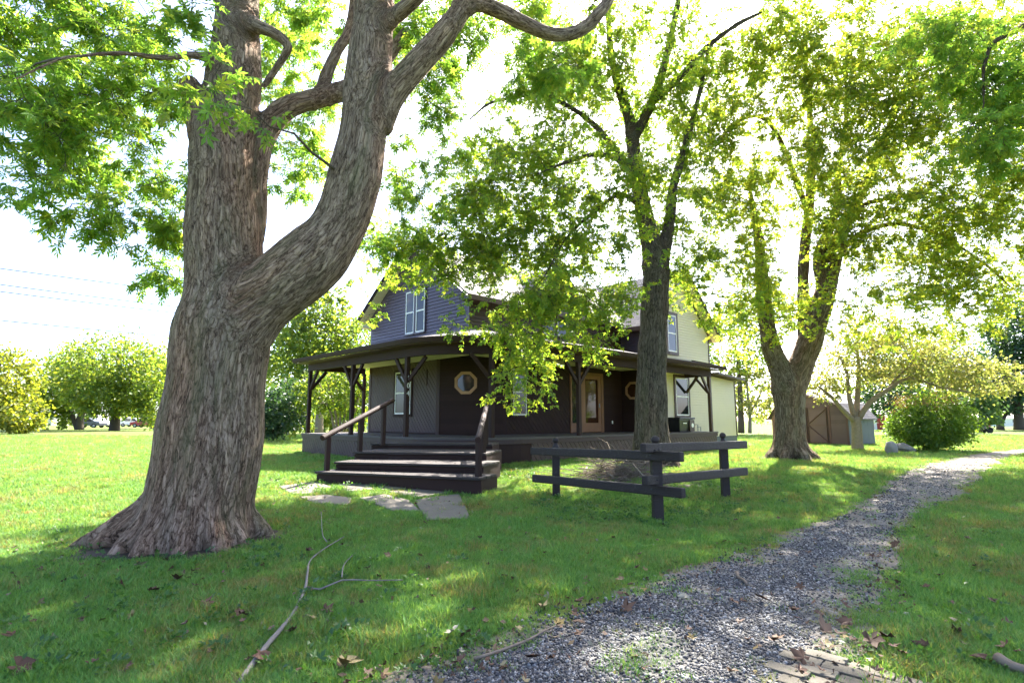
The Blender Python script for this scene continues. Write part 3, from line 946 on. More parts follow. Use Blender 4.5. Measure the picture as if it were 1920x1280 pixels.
# deck
dk_o = porch_line(A_ + 0.16, B_ + 0.16, R_ + 0.1, P_END_L + 0.2, P_END_R + 0.25)
strip('deck', [(dk_o, DZ - 0.05), (dk_o, DZ), (inner, DZ), (inner, DZ - 0.05)], M['deck'])
f_o = porch_line(A_ + 0.14, B_ + 0.14, R_ + 0.08, P_END_L + 0.18, P_END_R + 0.23)
f_i = porch_line(A_ + 0.10, B_ + 0.10, R_ + 0.04, P_END_L + 0.18, P_END_R + 0.23)
strip('deck_fascia', [(f_i, DZ - 0.17), (f_o, DZ - 0.17), (f_o, DZ - 0.052), (f_i, DZ - 0.052)], M['brown_mid'])
s_o = porch_line(A_ + 0.09, B_ + 0.09, R_ + 0.03, P_END_L + 0.16, P_END_R + 0.21)
s_i = porch_line(A_ + 0.05, B_ + 0.05, R_, P_END_L + 0.16, P_END_R + 0.21)
skirt = strip('deck_skirt', [(s_i, -0.12), (s_o, -0.12), (s_o, DZ - 0.06), (s_i, DZ - 0.06)], M['brown'])
P_skl = Plane((-A_ - 0.09, 0), (0, 1), (-1, 0))
P_skr = Plane((0, -B_ - 0.09), (1, 0), (0, -1))
clad(skirt, P_skl, [(0.05, -0.06), (P_END_L + 0.15, -0.06), (P_END_L + 0.15, DZ - 0.175), (0.05, DZ - 0.175)], math.radians(52), 0.135, 0.022, M['brown_mid'], gap=0.012)
clad(skirt, P_skr, [(0.15, -0.06), (P_END_R + 0.2, -0.06), (P_END_R + 0.2, DZ - 0.175), (0.15, DZ - 0.175)], math.radians(-50), 0.15, 0.022, M['brown_trim'], gap=0.014)
mb = MB().box(-A_ - 0.09, 0.0, P_END_L + 0.16, P_END_L + 0.19, -0.1, DZ - 0.06); mb.build('deck_end', M['brown_trim'], house)
mb = MB().box(P_END_R + 0.21, P_END_R + 0.24, -B_ - 0.09, -1.34, -0.1, DZ - 0.06); mb.build('deck_end', M['siding_sky_tint'], house)

# porch posts with their forked braces
posts = [(-A_, P_END_L, ((0, -1), (1, 0))), (-A_, 3.25, ((0, 1), (0, -1))), (-A_, 0.10, ((0, 1), (0.42, -0.9))), (-1.02, -2.18, ((-0.92, 0.4), (1, -0.1))),
         (2.35, -B_, ((-1, 0), (1, 0))), (6.6, -B_, ((-1, 0), (1, 0))), (P_END_R - 0.05, -B_, ((-1, 0), (0, 1)))]
POSTS = []
for i, (x, y, br) in enumerate(posts):
    mb = MB().box(x - 0.06, x + 0.06, y - 0.06, y + 0.06, DZ, BZ - 0.001)
    po = mb.build('porch_post', M['brown'] if i < 5 else M['brown_trim'], house, bevel=0.008)
    POSTS.append((po, x, y))
    for dx, dy in br:
        d = math.hypot(dx, dy); dx /= d; dy /= d
        MB().bar((x + dx * 0.05, y + dy * 0.05, BZ - 0.66), (x + dx * 0.60, y + dy * 0.60, BZ + 0.0), 0.075, 0.10).build('brace', M['brown'] if i < 5 else M['brown_trim'], po)
mb = MB().box(-0.06, 0.035, P_END_L - 0.06, P_END_L + 0.06, DZ, BZ + 0.02); hp = mb.build('porch_post', M['brown'], house)
MB().bar((-0.06, P_END_L, BZ - 0.62), (-0.62, P_END_L, BZ + 0.03), 0.075, 0.10).build('brace', M['brown'], hp)
MB().bar((P_END_R, -1.36, BZ - 0.62), (P_END_R, -1.90, BZ + 0.03), 0.075, 0.10).build('brace', M['brown_trim'], house)

# house number 1 0 4 down the third post
po, x3, y3 = POSTS[2]
for k, ch in enumerate('104'):
    cu = bpy.data.curves.new('digit', 'FONT')
    cu.body = ch
    cu.size = 0.20
    cu.extrude = 0.004
    cu.align_x = 'CENTER'
    tmp = bpy.data.objects.new('digit_source', cu)
    COL.objects.link(tmp)
    dg = bpy.context.evaluated_depsgraph_get()
    me = bpy.data.meshes.new_from_object(tmp.evaluated_get(dg))
    bpy.data.objects.remove(tmp)
    me.name = 'digit'
    me.materials.clear(); me.materials.append(M['white'])
    o = link('digit', me, None, po)
    o.location = (x3 - 0.0655, y3 - 0.0, 2.24 - k * 0.20) if False else (x3 - 0.047, y3 - 0.067, 2.26 - k * 0.215)
    o.rotation_euler = (math.pi / 2, 0, math.radians(-0.0))
    o.location = (x3, y3 - 0.0665, 2.26 - k * 0.215)

# windows and doors
window(P_left, 3.15, 4.15, 1.35, 2.85, 0.018, 'brown', 'white', 'glass_blind')
window(P_left, 2.40, 2.93, 4.18, 5.72, 0.028, 'siding_sky_tint', 'white', 'glass', 0.05)
window(P_left, 3.05, 3.58, 4.18, 5.72, 0.028, 'siding_sky_tint', 'white', 'glass', 0.05)
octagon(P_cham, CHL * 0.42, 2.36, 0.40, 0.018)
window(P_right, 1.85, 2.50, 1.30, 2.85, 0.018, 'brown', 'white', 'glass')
window(P_right, 3.35, 3.95, 4.20, 5.65, 0.028, 'siding_sky_tint', 'white', 'glass', 0.05)
window(P_right, 4.10, 4.70, 4.20, 5.65, 0.028, 'siding_sky_tint', 'white', 'glass', 0.05)
octagon(P_inner, 0.58, 2.32, 0.38, 0.018, 'glass_amber')
window(P_cream, 1.95, 3.0, 1.33, 2.92, 0.022, 'brown_trim', 'white', 'glass', 0.12)
window(P_cream, 1.5, 2.2, 3.98, 5.55, 0.024, 'brown_trim', 'white', 'glass', 0.13)
# door with a sidelight
mb = MB()
for u0, u1 in ((4.80, 4.88), (5.42, 5.50), (6.66, 6.80)):
    P_right.box(mb, u0, u1, DZ, 2.95, 0.0, 0.05)
P_right.box(mb, 4.88, 5.42, 2.86, 2.95, 0.0, 0.05)
P_right.box(mb, 5.50, 6.66, 2.86, 2.95, 0.0, 0.05)
door = mb.build('door', M['door_wood'], house)
mb = MB(); P_right.box(mb, 4.88, 5.42, DZ + 0.02, DZ + 0.36, 0.0, 0.02); mb.build('door_panel', M['door_wood'], door)
mb = MB(); P_right.box(mb, 4.88, 5.42, DZ + 0.36, 2.86, 0.0, 0.015); mb.build('pane', M['glass'], door)
mb = MB()
P_right.box(mb, 5.51, 5.68, DZ + 0.02, 2.85, 0.0, 0.035); P_right.box(mb, 6.47, 6.65, DZ + 0.02, 2.85, 0.0, 0.035)
P_right.box(mb, 5.68, 6.47, DZ + 0.02, DZ + 0.36, 0.0, 0.035); P_right.box(mb, 5.68, 6.47, 2.70, 2.85, 0.0, 0.035)
mb.build('door_panel', M['door_wood'], door)
mb = MB(); P_right.box(mb, 5.68, 6.47, DZ + 0.36, 2.70, 0.0, 0.02); mb.build('pane', M['glass_amber'], door)
mb = MB(); P_right.box(mb, 6.50, 6.53, 1.62, 1.78, 0.036, 0.075); mb.build('handle', M['metal_grey'], door)
mb = MB(); P_right.box(mb, 7.35, 7.42, 1.0, 1.12, 0.018, 0.03); mb.build('outlet', M['white'], house)

# stair: four deep treads narrowing towards the deck, with risers
TR = [((593, 883), (902, 895), 0.165), ((629, 865), (906, 871), 0.325), ((664, 846), (912, 849), 0.475), ((696, 830.5), (923, 832), 0.60)]
fronts = []
for l, r, z in TR:
    pl3 = to_house(on_ground(l[0], l[1], z + HZ)); pr3 = to_house(on_ground(r[0], r[1], z + HZ))
    fronts.append((pl3, pr3, z))
stair = empty('porch_stair', (0, 0, 0), 0, house)
top_l = to_house(on_ground(730, 822, DZ + HZ)); top_r = to_house(on_ground(931, 823, DZ + HZ))
fronts.append((top_l, top_r, DZ - 0.055))
for i in range(4):
    l, r, z = fronts[i]
    nl, nr, nz = fronts[i + 1]
    e = (r - l) / np.linalg.norm(r - l)
    ex = 0.14
    back_l, back_r = nl - e * 0.02, nr + e * 0.02
    # direction towards the house
    dn = np.array([-e[1], e[0], 0.0]);
    dl = max((nl - l) @ dn, 0.3) + 0.05; dr = max((nr - r) @ dn, 0.3) + 0.05
    nb = 3
    for k in range(nb):   # three boards to a tread
        f0, f1 = k / nb + (0.008 if k else 0), (k + 1) / nb - 0.008
        p = [l + dn * dl * f0, r + dn * dr * f0, r + dn * dr * f1, l + dn * dl * f1]
        if k == 0:
            p[0] = p[0] - dn * 0.05; p[1] = p[1] - dn * 0.05
        pts = [(q[0], q[1], z) for q in p]
        MB().prism(pts, (0, 0, -0.042)).build('tread', M['tread'], stair, bevel=0.006)
    zb = fronts[i - 1][2] - 0.043 if i else -0.12
    for k in range(2 if i else 1):
        za = zb + (z - 0.045 - zb) * k / (2 if i else 1); zc = zb + (z - 0.045 - zb) * (k + 1) / (2 if i else 1) - 0.008
        q0, q1 = l + dn * 0.02, r + dn * 0.02
        MB().prism([(q0[0], q0[1], za), (q1[0], q1[1], za), (q1[0], q1[1], zc), (q0[0], q0[1], zc)], tuple(dn * 0.035)).build('riser', M['brown'], stair)
    for q, s_ in ((l, 1), (r, -1)):
        a = q + e * 0.012 * s_ + dn * 0.06; b = q + e * 0.05 * s_ + dn * 0.06
        MB().prism([(a[0], a[1], -0.12), (b[0], b[1], -0.12), (b[0], b[1], z - 0.045), (a[0], a[1], z - 0.045)], tuple(dn * (dl if s_ > 0 else dr))).build('stringer', M['brown'], stair)

def handrail(bases, tops, end0, end1):
    h = empty('handrail', (0, 0, 0), 0, house)
    for (b, t) in zip(bases, tops):
        MB().bar(b, t, 0.09, 0.09, (1, 0, 0)).build('post', M['brown'], h, bevel=0.008)
    MB().tube([end0, end1], [0.055, 0.055], 12).build('rail', M['brown'], h)
def on_line(p, q, f): return tuple(np.asarray(p) * (1 - f) + np.asarray(q) * f)
Lp = [fronts[0][0], fronts[2][0], fronts[4][0]]
Rp = [fronts[0][1], fronts[2][1], fronts[4][1]]
for side, P3, s_ in (('l', Lp, 1), ('r', Rp, -1)):
    e = (fronts[0][1] - fronts[0][0]); e = e / np.linalg.norm(e)
    dn = np.array([-e[1], e[0], 0.0])
    zs = [0.165, 0.475, DZ]
    bs = [P3[0] + e * 0.12 * s_ + dn * 0.16, P3[1] + e * 0.10 * s_ + dn * 0.06, P3[2] + e * (-0.25 if s_ > 0 else 0.04) * 1.0 + dn * 0.06]
    bs[2] = (bs[1] + (bs[1] - bs[0]) * 0.85) if s_ > 0 else bs[1] + (bs[1] - bs[0]) * 0.75
    zs[2] = 0.60
    bases = [(b[0], b[1], z - 0.04) for b, z in zip(bs, zs)]
    r0 = np.array([bs[0][0], bs[0][1], 0.86]); r1 = np.array([bs[2][0], bs[2][1], 1.50 if s_ > 0 else 1.42])
    d = r1 - r0
    tops = []
    for b in bs:
        f = ((b - bs[0]) @ (bs[2] - bs[0])) / ((bs[2] - bs[0]) @ (bs[2] - bs[0])) if np.linalg.norm(b - bs[0]) > 0 else 0.0
        tops.append((b[0], b[1], r0[2] + d[2] * f - 0.03))
    handrail(bases, tops, tuple(r0 - d * 0.09), tuple(r1 + d * (0.20 if s_ > 0 else 0.14)))

# tap pipes at the porch end
mb = MB().tube([(P_END_R + 0.6, -1.5, 0.2), (P_END_R + 0.6, -1.5, 0.95), (P_END_R + 0.6, -1.34, 0.95)], [0.02, 0.02, 0.02], 8)
mb.tube([(P_END_R + 0.85, -1.5, 0.2), (P_END_R + 0.85, -1.5, 0.85), (P_END_R + 0.85, -1.34, 0.85)], [0.02, 0.02, 0.02], 8)
mb.build('tap_pipe', M['metal_grey'], house)

# storage tote on the deck
tp = to_world((9.15, -1.95, DZ))
tote = empty('storage_tote', tuple(tp), HROT)
tag(tote, 'black plastic tote with a lid standing on the porch deck below the window', 'tote')
V = []
for z, s in ((0.0, 0.84), (0.50, 1.0)):
    for x, y in ((-1, -1), (1, -1), (1, 1), (-1, 1)):
        V.append((x * 0.55 * s, y * 0.32 * s, z))
MB().add(V, [(0, 3, 2, 1), (4, 5, 6, 7), (0, 1, 5, 4), (1, 2, 6, 5), (2, 3, 7, 6), (3, 0, 4, 7)]).build('body', M['black_plastic'], tote, bevel=0.03)
MB().box(-0.60, 0.60, -0.37, 0.37, 0.50, 0.57).build('lid', M['black_plastic'], tote, bevel=0.02)
MB().box(0.20, 0.57, -0.352, -0.30, 0.04, 0.48).build('front_panel', M['brown_plastic'], tote, bevel=0.01)
MB().tube([(0.40, -0.352, 0.26), (0.40, -0.362, 0.26)], [0.085, 0.085], 20).build('round_label', M['white'], tote)
MB().box(-0.28, -0.02, -0.335, -0.312, 0.33, 0.36).build('lettering', M['white'], tote)
from mathutils import noise as mnoise
# ------------------------------------------------------------------ trees
def catmull(P, R, step):
    """smooth polyline through points with radii"""
    P = np.asarray(P, float); R = np.asarray(R, float)
    Q = np.vstack([2 * P[0] - P[1], P, 2 * P[-1] - P[-2]])
    S = np.concatenate([[R[0]], R, [R[-1]]])
    out, rad = [], []
    for i in range(1, len(Q) - 2):
        n = max(2, int(np.linalg.norm(Q[i + 1] - Q[i]) / step))
        t = (np.arange(n) / n)[:, None]
        a, b, c, d = Q[i - 1], Q[i], Q[i + 1], Q[i + 2]
        out.append(0.5 * (2 * b + (c - a) * t + (2 * a - 5 * b + 4 * c - d) * t ** 2 + (3 * b - a - 3 * c + d) * t ** 3))
        tt_ = t[:, 0] ** 2 * (3 - 2 * t[:, 0])
        rad.append(S[i] * (1 - tt_) + S[i + 1] * tt_)
    out.append(P[-1:]); rad.append(R[-1:])
    return np.vstack(out), np.concatenate(rad)

def trunk_mesh(name, stems, voxel, mat, lump=0.06, nroot=0, ridge_amp=0.014):
    """limbs fused into one skin; each vertex keeps its place along and round its limb for the bark"""
    mb = MB()
    samples = []
    off = 0.0
    for P, R in stems:
        c, r = catmull(P, R, 0.10)
        ph = random.uniform(0, 6)
        r = r * (1 + lump * np.sin(np.arange(len(r)) * 0.55 + ph) * 0.6)
        mb.tube([tuple(p) for p in c], list(r), 20)
        t = np.gradient(c, axis=0); t /= np.linalg.norm(t, axis=1, keepdims=True)
        u = np.zeros_like(t)
        u[0] = np.cross(t[0], [0.13, 0.98, 0.13]); u[0] /= np.linalg.norm(u[0])
        for i in range(1, len(t)):
            u[i] = u[i - 1] - t[i] * (u[i - 1] @ t[i]); u[i] /= np.linalg.norm(u[i])
        s = np.concatenate([[0], np.cumsum(np.linalg.norm(np.diff(c, axis=0), axis=1))])
        samples.append((c, r, t, u, np.cross(t, u), s + off))
        off += 0.0
    me = mb.mesh(name + '_source', fix=False)
    tmp = link('trunk_source', me)
    md = tmp.modifiers.new('r', 'REMESH'); md.mode = 'VOXEL'; md.voxel_size = voxel
    sm = tmp.modifiers.new('s', 'SMOOTH'); sm.factor = 0.5; sm.iterations = 10
    dg = bpy.context.evaluated_depsgraph_get()
    me2 = bpy.data.meshes.new_from_object(tmp.evaluated_get(dg))
    bpy.data.objects.remove(tmp)
    me2.name = name
    n = len(me2.vertices)
    co = np.empty(n * 3, np.float32); me2.vertices.foreach_get('co', co); co = co.reshape(-1, 3).astype(float)
    C = np.vstack([s[0] for s in samples]); Rr = np.concatenate([s[1] for s in samples])
    acc = np.zeros((n, 3)); wsum = np.zeros(n); dmin = np.full(n, 1e9)
    per = []
    main = samples[:len(samples) - nroot]
    for c, r, t, u, w, s_ in main:
        dist = np.empty(n); idx = np.empty(n, int)
        rs = np.convolve(np.pad(r, 6, mode='edge'), np.ones(13) / 13, mode='valid')
        lo, hi = c.min(0) - r.max() - (2.0 if c is main[0][0] else .35), c.max(0) + r.max() + (2.0 if c is main[0][0] else .35)
        inb = np.where(((co > lo) & (co < hi)).all(1))[0]
        dist[:] = 9.0; idx[:] = 0
        for a in range(0, len(inb), 8000):
            ii = inb[a:a + 8000]
            d = np.sqrt(((co[ii][:, None, :] - c[None]) ** 2).sum(-1))
            k = d.argmin(1)
            idx[ii] = k; dist[ii] = np.abs(d[np.arange(len(ii)), k] - rs[k])
        per.append((dist, idx)); dmin = np.minimum(dmin, dist)
    for (dist, idx), (c, r, t, u, w, s_) in zip(per, main):
        r = np.convolve(np.pad(r, 6, mode='edge'), np.ones(13) / 13, mode='valid')
        wt = np.exp(-(dist - dmin) / 0.05)
        wt[dist > 8] = 0
        q = co - c[idx]
        qu, qw = (q * u[idx]).sum(1), (q * w[idx]).sum(1)
        qr = np.hypot(qu, qw) + 1e-6
        ex_ = np.clip((qr - r[idx] * 1.12) / .12, -20, 20)
        al = s_[idx] + (q * t[idx]).sum(1) - np.log1p(np.exp(ex_)) * .12
        k = r[idx] / qr
        acc += wt[:, None] * np.stack([qu * k, qw * k, al * 0.19], 1); wsum += wt
    bark = acc / np.maximum(wsum, 1e-6)[:, None]
    at_ = me2.attributes.new('bark', 'FLOAT_VECTOR', 'POINT')
    at_.data.foreach_set('vector', bark.astype(np.float32).ravel())
    # long shallow ridges in the wood itself
    nr = np.empty(n * 3, np.float32); me2.vertices.foreach_get('normal', nr); nr = nr.reshape(-1, 3)
    hh = np.array([mnoise.noise(b_) + 0.6 * mnoise.noise(b_ * 2.3) for b_ in (Vector(q_) * 9.0 for q_ in bark)])
    co2 = co + nr * (hh * ridge_amp)[:, None]
    me2.vertices.foreach_set('co', co2.astype(np.float32).ravel())
    me2.polygons.foreach_set('use_smooth', np.ones(len(me2.polygons), bool))
    me2.materials.clear(); me2.materials.append(mat)
    me2.update()
    return me2, C, Rr

def tubes_np(segs, n=4):
    """many polylines (list of (pts, radii)) -> verts, quads"""
    V, F, b = [], [], 0
    ang = np.arange(n) * 2 * math.pi / n
    for P, R in segs:
        P = np.asarray(P); R = np.asarray(R)
        t = np.gradient(P, axis=0)
        t /= np.linalg.norm(t, axis=1, keepdims=True) + 1e-9
        ref = np.where(np.abs(t[:, 2:3]) < 0.9, np.array([[0, 0, 1.0]]), np.array([[1.0, 0, 0]]))
        u = np.cross(t, ref); u /= np.linalg.norm(u, axis=1, keepdims=True)
        w = np.cross(t, u)
        ring = P[:, None, :] + (u[:, None, :] * np.cos(ang)[None, :, None] + w[:, None, :] * np.sin(ang)[None, :, None]) * R[:, None, None]
        V.append(ring.reshape(-1, 3))
        m = len(P)
        i = (np.arange(m - 1) * n)[:, None] + np.arange(n)[None, :]
        j = (np.arange(m - 1) * n)[:, None] + (np.arange(n)[None, :] + 1) % n
        F.append((np.stack([i, j, j + n, i + n], -1) + b).reshape(-1, 4))
        b += m * n
    return np.vstack(V), np.vstack(F)

def leaf_template(kind):
    """vertices (tip along +y, face up +z), triangles"""
    if kind == 'maple5':
        lobes = [(0, 1.0, 0.15), (48, 0.82, 0.13), (-48, 0.82, 0.13), (108, 0.45, 0.11), (-108, 0.45, 0.11)]
    elif kind == 'maple3':
        lobes = [(0, 1.0, 0.22), (58, 0.74, 0.20), (-58, 0.74, 0.20)]
    else:
        lobes = [(0, 1.0, 0.34)]
    V, F = [(0, 0, 0)], []
    for a, L, w in lobes:
        a = math.radians(a)
        d = np.array([math.sin(a), math.cos(a)]); s = np.array([math.cos(a), -math.sin(a)])
        k = len(V)
        m1, m2, tp = d * L * 0.5 + s * w, d * L * 0.5 - s * w, d * L
        V += [(m1[0], m1[1], 0.05), (m2[0], m2[1], 0.05), (tp[0], tp[1], -0.10 * L)]
        F += [(0, k, k + 2), (0, k + 2, k + 1)]
    return np.array(V, float), np.array(F, int)

def norm(v): return v / (np.linalg.norm(v, axis=-1, keepdims=True) + 1e-9)

def leaves_np(pos, dirs, size, kind, up=0.9, rng=RNG):
    """pos, dirs (n,3), size (n)"""
    T, F = leaf_template(kind)
    n = len(pos)
    y = norm(dirs)
    z0 = np.array([0, 0, 1.0]) * up + rng.normal(0, 0.55, (n, 3))
    x = norm(np.cross(y, z0)); z = np.cross(x, y)
    T2 = T[None] * size[:, None, None]
    V = pos[:, None, :] + T2[..., 0:1] * x[:, None, :] + T2[..., 1:2] * y[:, None, :] + T2[..., 2:3] * z[:, None, :]
    Fa = F[None] + (np.arange(n) * len(T))[:, None, None]
    return V.reshape(-1, 3), Fa.reshape(-1, 3)

def in_blob(c, r, n, shell=0.5, rng=RNG):
    d = norm(rng.normal(0, 1, (n, 3)))
    rad = rng.uniform(0, 1, n) ** (1 / 3.0) * (1 - shell) + shell * rng.uniform(0.75, 1.0, n)
    return np.asarray(c) + d * rad[:, None] * np.asarray(r)

def clumps(c, r, n, per, spread, rng):
    """twig ends gathered in sprays with open air between them"""
    nc = max(1, n // per)
    cen = in_blob(c, r, nc, 0.35, rng)
    return cen[rng.integers(0, nc, n)] + rng.normal(0, spread, (n, 3)) * np.array([1.15, 1.15, 0.6])

def blob_px(px, py, Y, rx, ry, rd=None):
    """ellipsoid seen at that place of the picture, at distance Y, with radii in picture units there"""
    c = at(px, py, Y); k = Y / F_PX
    return c, np.array([rx * k, (rd if rd else (rx + ry) / 2 * k * 1.15), ry * k])

def grow(nodes, rads, targets, rise=0.10, thick=0.011, rng=RNG):
    """join every twig end to the nearest wood already there"""
    N_ = np.zeros((len(nodes) + len(targets) * 12 + 10, 3)); R_n = np.zeros(len(N_))
    N_[:len(nodes)] = nodes; R_n[:len(nodes)] = rads
    cnt = len(nodes)
    d0 = np.array([np.min(((nodes - t) ** 2).sum(1)) for t in targets])
    segs, ends = [], []
    for k in np.argsort(d0):
        t = targets[k]
        dd = ((N_[:cnt] - t) ** 2).sum(1)
        j = dd.argmin()
        p = N_[j]; L = math.sqrt(dd[j])
        if L < 0.05: continue
        m = max(3, min(11, int(L / 0.32) + 2))
        c = (p + t) / 2 + np.array([0, 0, rise * L]) + rng.normal(0, 0.09 * L, 3)
        s = np.linspace(0, 1, m)[:, None]
        pts = (1 - s) ** 2 * p + 2 * s * (1 - s) * c + s ** 2 * t
        pts[1:-1] += rng.normal(0, 0.018 * min(L, 2), (m - 2, 3))
        r0 = min(R_n[j] * 0.75, 0.005 + thick * L)
        rr = r0 * (1 - s[:, 0]) ** 0.8 + 0.0028
        segs.append((pts, rr)); ends.append((t, pts[-1] - pts[-2]))
        a = m - 1
        N_[cnt:cnt + a] = pts[1:]; R_n[cnt:cnt + a] = rr[1:]; cnt += a
    return segs, np.array([e[0] for e in ends]), norm(np.array([e[1] for e in ends]))

def foliate(ends, D, subs, per, leaf, size, droop, sub_len, rng=RNG, up=0.9):
    """side twigs with paired leaves at each twig end"""
    n = len(ends)
    E_ = np.repeat(ends, subs, 0); DD = np.repeat(D, subs, 0)
    m = len(E_)
    d = norm(DD * 0.5 + rng.normal(0, 0.75, (m, 3)) + np.array([0, 0, -droop]))
    L = rng.uniform(*sub_len, m)
    base = E_ - DD * (rng.uniform(0, 0.25, m))[:, None]
    segs_v = [(np.stack([b, b + dd * l * 0.55 + np.array([0, 0, 0.02]), b + dd * l]), np.array([0.0035, 0.0028, 0.0018])) for b, dd, l in zip(base, d, L)]
    side = norm(np.cross(d, np.array([0, 0, 1.0]) + rng.normal(0, 0.3, (m, 3))))
    pos, dr = [], []
    for k in range(per):
        f = 0.25 + 0.75 * (k // 2 + 1) / ((per + 1) // 2)
        sg = 1 if k % 2 else -1
        ld = norm(d * 0.55 + side * 0.75 * sg + rng.normal(0, 0.3, (m, 3)) + np.array([0, 0, -droop * 0.9]))
        pos.append(base + d * (L * f)[:, None] + ld * 0.035)
        dr.append(ld)
    pos = np.vstack(pos); dr = np.vstack(dr)
    V, F = leaves_np(pos, dr, rng.uniform(size[0], size[1], len(pos)), leaf, up)
    return segs_v, V, F

def make_tree(name, label, group, stems, blobs, bark, leafmat, twigmat, voxel, leaf='maple3', size=(0.09, 0.14), subs=4, per=6, droop=0.35,
              sub_len=(0.18, 0.4), base=None, limb_z=2.0, thick=0.011, rise=0.10, cat='tree', seed=1, lump=0.06, thin=0.85, nroot=0, clump=6, spread=0.3):
    rng = np.random.default_rng(seed)
    b = np.array(base)
    t = empty(name, tuple(b))
    tag(t, label, cat, group)
    me, C, Rr = trunk_mesh('trunk', stems, voxel, bark, lump, nroot)
    tr = link('trunk', me, None, t); tr.location = tuple(-b)
    k = (C[:, 2] > limb_z)
    targets = np.vstack([clumps(c, r, max(2, int(n * thin)), clump, spread, rng) for c, r, n in blobs])
    targets = targets[targets[:, 2] > 0.5]
    segs, ends, D = grow(C[k], Rr[k], targets, rise, thick, rng)
    s2, V, F = foliate(ends, D, subs, per, leaf, size, droop, sub_len, rng)
    big = [s for s in segs if s[1][0] > 0.02]; small = [s for s in segs if s[1][0] <= 0.02]
    V1, F1 = tubes_np(small + s2, 3)
    if big:
        V0, F0 = tubes_np(big, 7)
        V1 = np.vstack([V0, V1]); F1 = np.vstack([F0, F1 + len(V0)])
    o = link('branches', np_mesh('branches', V1, F1, twigmat, True), None, t); o.location = tuple(-b); tag(o, kind='stuff')
    o = link('crown', np_mesh('crown', V, F, leafmat), None, t); o.location = tuple(-b); tag(o, kind='stuff')
    return t

def stem_px(rows, Y0=None):
    """rows (px, py, Y, width in picture units)"""
    P = [at(x, y, Y) for x, y, Y, w in rows]
    R = [w * Y / F_PX / 2 for x, y, Y, w in rows]
    return P, R

# --- the big double-stemmed maple on the left
BT = gp(352, 1003); BT[1] = 6.35
BT = np.array([at(360, 1000, 6.35)[0], 6.35, 0.0])
YB = 6.35
def root(ang, L, w0, z0=0.75, bend=0.0):
    c = at(372, 920, YB); c[2] = 0
    d = np.array([math.cos(ang), math.sin(ang), 0]); n = np.array([-d[1], d[0], 0])
    P = [c + d * 0.18 + np.array([0, 0, z0 + 0.5]), c + d * 0.42 + np.array([0, 0, z0 * 0.72]), c + d * (0.42 + L * 0.35) + n * bend * 0.3 + np.array([0, 0, z0 * 0.28]),
         c + d * (0.42 + L * 0.7) + n * bend * 0.7 + np.array([0, 0, 0.02]), c + d * (0.42 + L) + n * bend + np.array([0, 0, -0.12])]
    return P, [w0 * 0.9, w0, w0 * 0.9, w0 * 0.62, w0 * 0.3]
trunkA = stem_px([(358, 1040, YB, 206), (368, 985, YB, 202), (379, 920, YB, 186), (392, 850, YB, 176), (400, 770, YB, 176), (410, 690, YB, 172), (418, 620, YB, 166), (422, 540, YB + .02, 144),
                  (420, 450, YB + .05, 134), (418, 350, YB + .08, 124), (420, 250, YB + .1, 114), (436, 170, YB + .15, 108), (442, 90, YB + .2, 90), (445, 0, YB + .25, 84), (446, -120, YB + .4, 74), (440, -300, YB + .7, 50), (430, -500, YB + .9, 30)])
stubA = stem_px([(400, 300, YB, 70), (372, 210, YB - .05, 56), (358, 165, YB - .1, 40), (350, 148, YB - .12, 30)])
backA = stem_px([(448, 520, YB + .2, 60), (470, 420, YB + .25, 54), (478, 330, YB + .28, 48), (496, 250, YB + .38, 48), (535, 205, YB + .45, 44), (585, 188, YB + .6, 40), (640, 172, YB + .8, 38), (700, 140, YB + 1.1, 30), (760, 60, YB + 1.6, 22)])
backA2 = stem_px([(600, 185, YB + .68, 30), (612, 140, YB + .75, 24), (632, 95, YB + .8, 22), (655, 55, YB + .9, 20), (668, -30, YB + 1.0, 16)])
trunkB = stem_px([(405, 800, YB + .05, 80), (420, 690, YB, 104), (466, 590, YB - .05, 132), (530, 532, YB - .1, 128), (590, 482, YB - .12, 124), (634, 425, YB - .12, 106), (660, 355, YB - .1, 100), (676, 280, YB - .08, 95), (688, 190, YB - .05, 94), (695, 100, YB, 88),
                  (702, 0, YB + .05, 80), (705, -120, YB + .2, 66), (700, -280, YB + .5, 44), (720, -440, YB + .8, 24)])
limbC = stem_px([(702, 235, YB - .05, 70), (735, 175, YB - .08, 60), (775, 130, YB - .1, 54), (820, 80, YB - .1, 48), (855, 35, YB - .1, 44), (885, 8, YB - .08, 34), (930, 18, YB, 29), (985, 46, YB + .1, 29), (1045, 66, YB + .2, 28),
                 (1095, 52, YB + .3, 26), (1135, 10, YB + .4, 25), (1165, -50, YB + .6, 22), (1230, -130, YB + 1, 16)])
limbC2 = stem_px([(855, 35, YB - .1, 40), (880, -30, YB, 36), (900, -120, YB + .2, 30), (960, -260, YB + .6, 20)])
limbD = stem_px([(700, 75, YB, 44), (735, 35, YB - .1, 34), (775, 0, YB - .2, 30), (830, -60, YB - .3, 24), (900, -160, YB - .3, 18)])
limbE = stem_px([(455, 45, YB + .1, 50), (492, 52, YB + .0, 26), (520, 66, YB - .02, 22), (541, 88, YB, 19), (520, 125, YB + .05, 16), (492, 165, YB + .1, 12)])
limbF = stem_px([(425, 120, YB + .1, 40), (370, 105, YB - .3, 17), (300, 108, YB - .6, 13), (230, 100, YB - .8, 11), (120, 110, YB - 1.2, 9), (30, 150, YB - 1.6, 7)])
limbG = stem_px([(440, -60, YB + .3, 50), (330, -150, YB + .6, 30), (180, -160, YB + 1, 24), (20, -90, YB + 1.2, 18), (-150, -40, YB + 1.4, 14)])
limbH = stem_px([(445, -150, YB + .3, 40), (380, -260, YB - .6, 30), (250, -350, YB - 1.2, 20)])
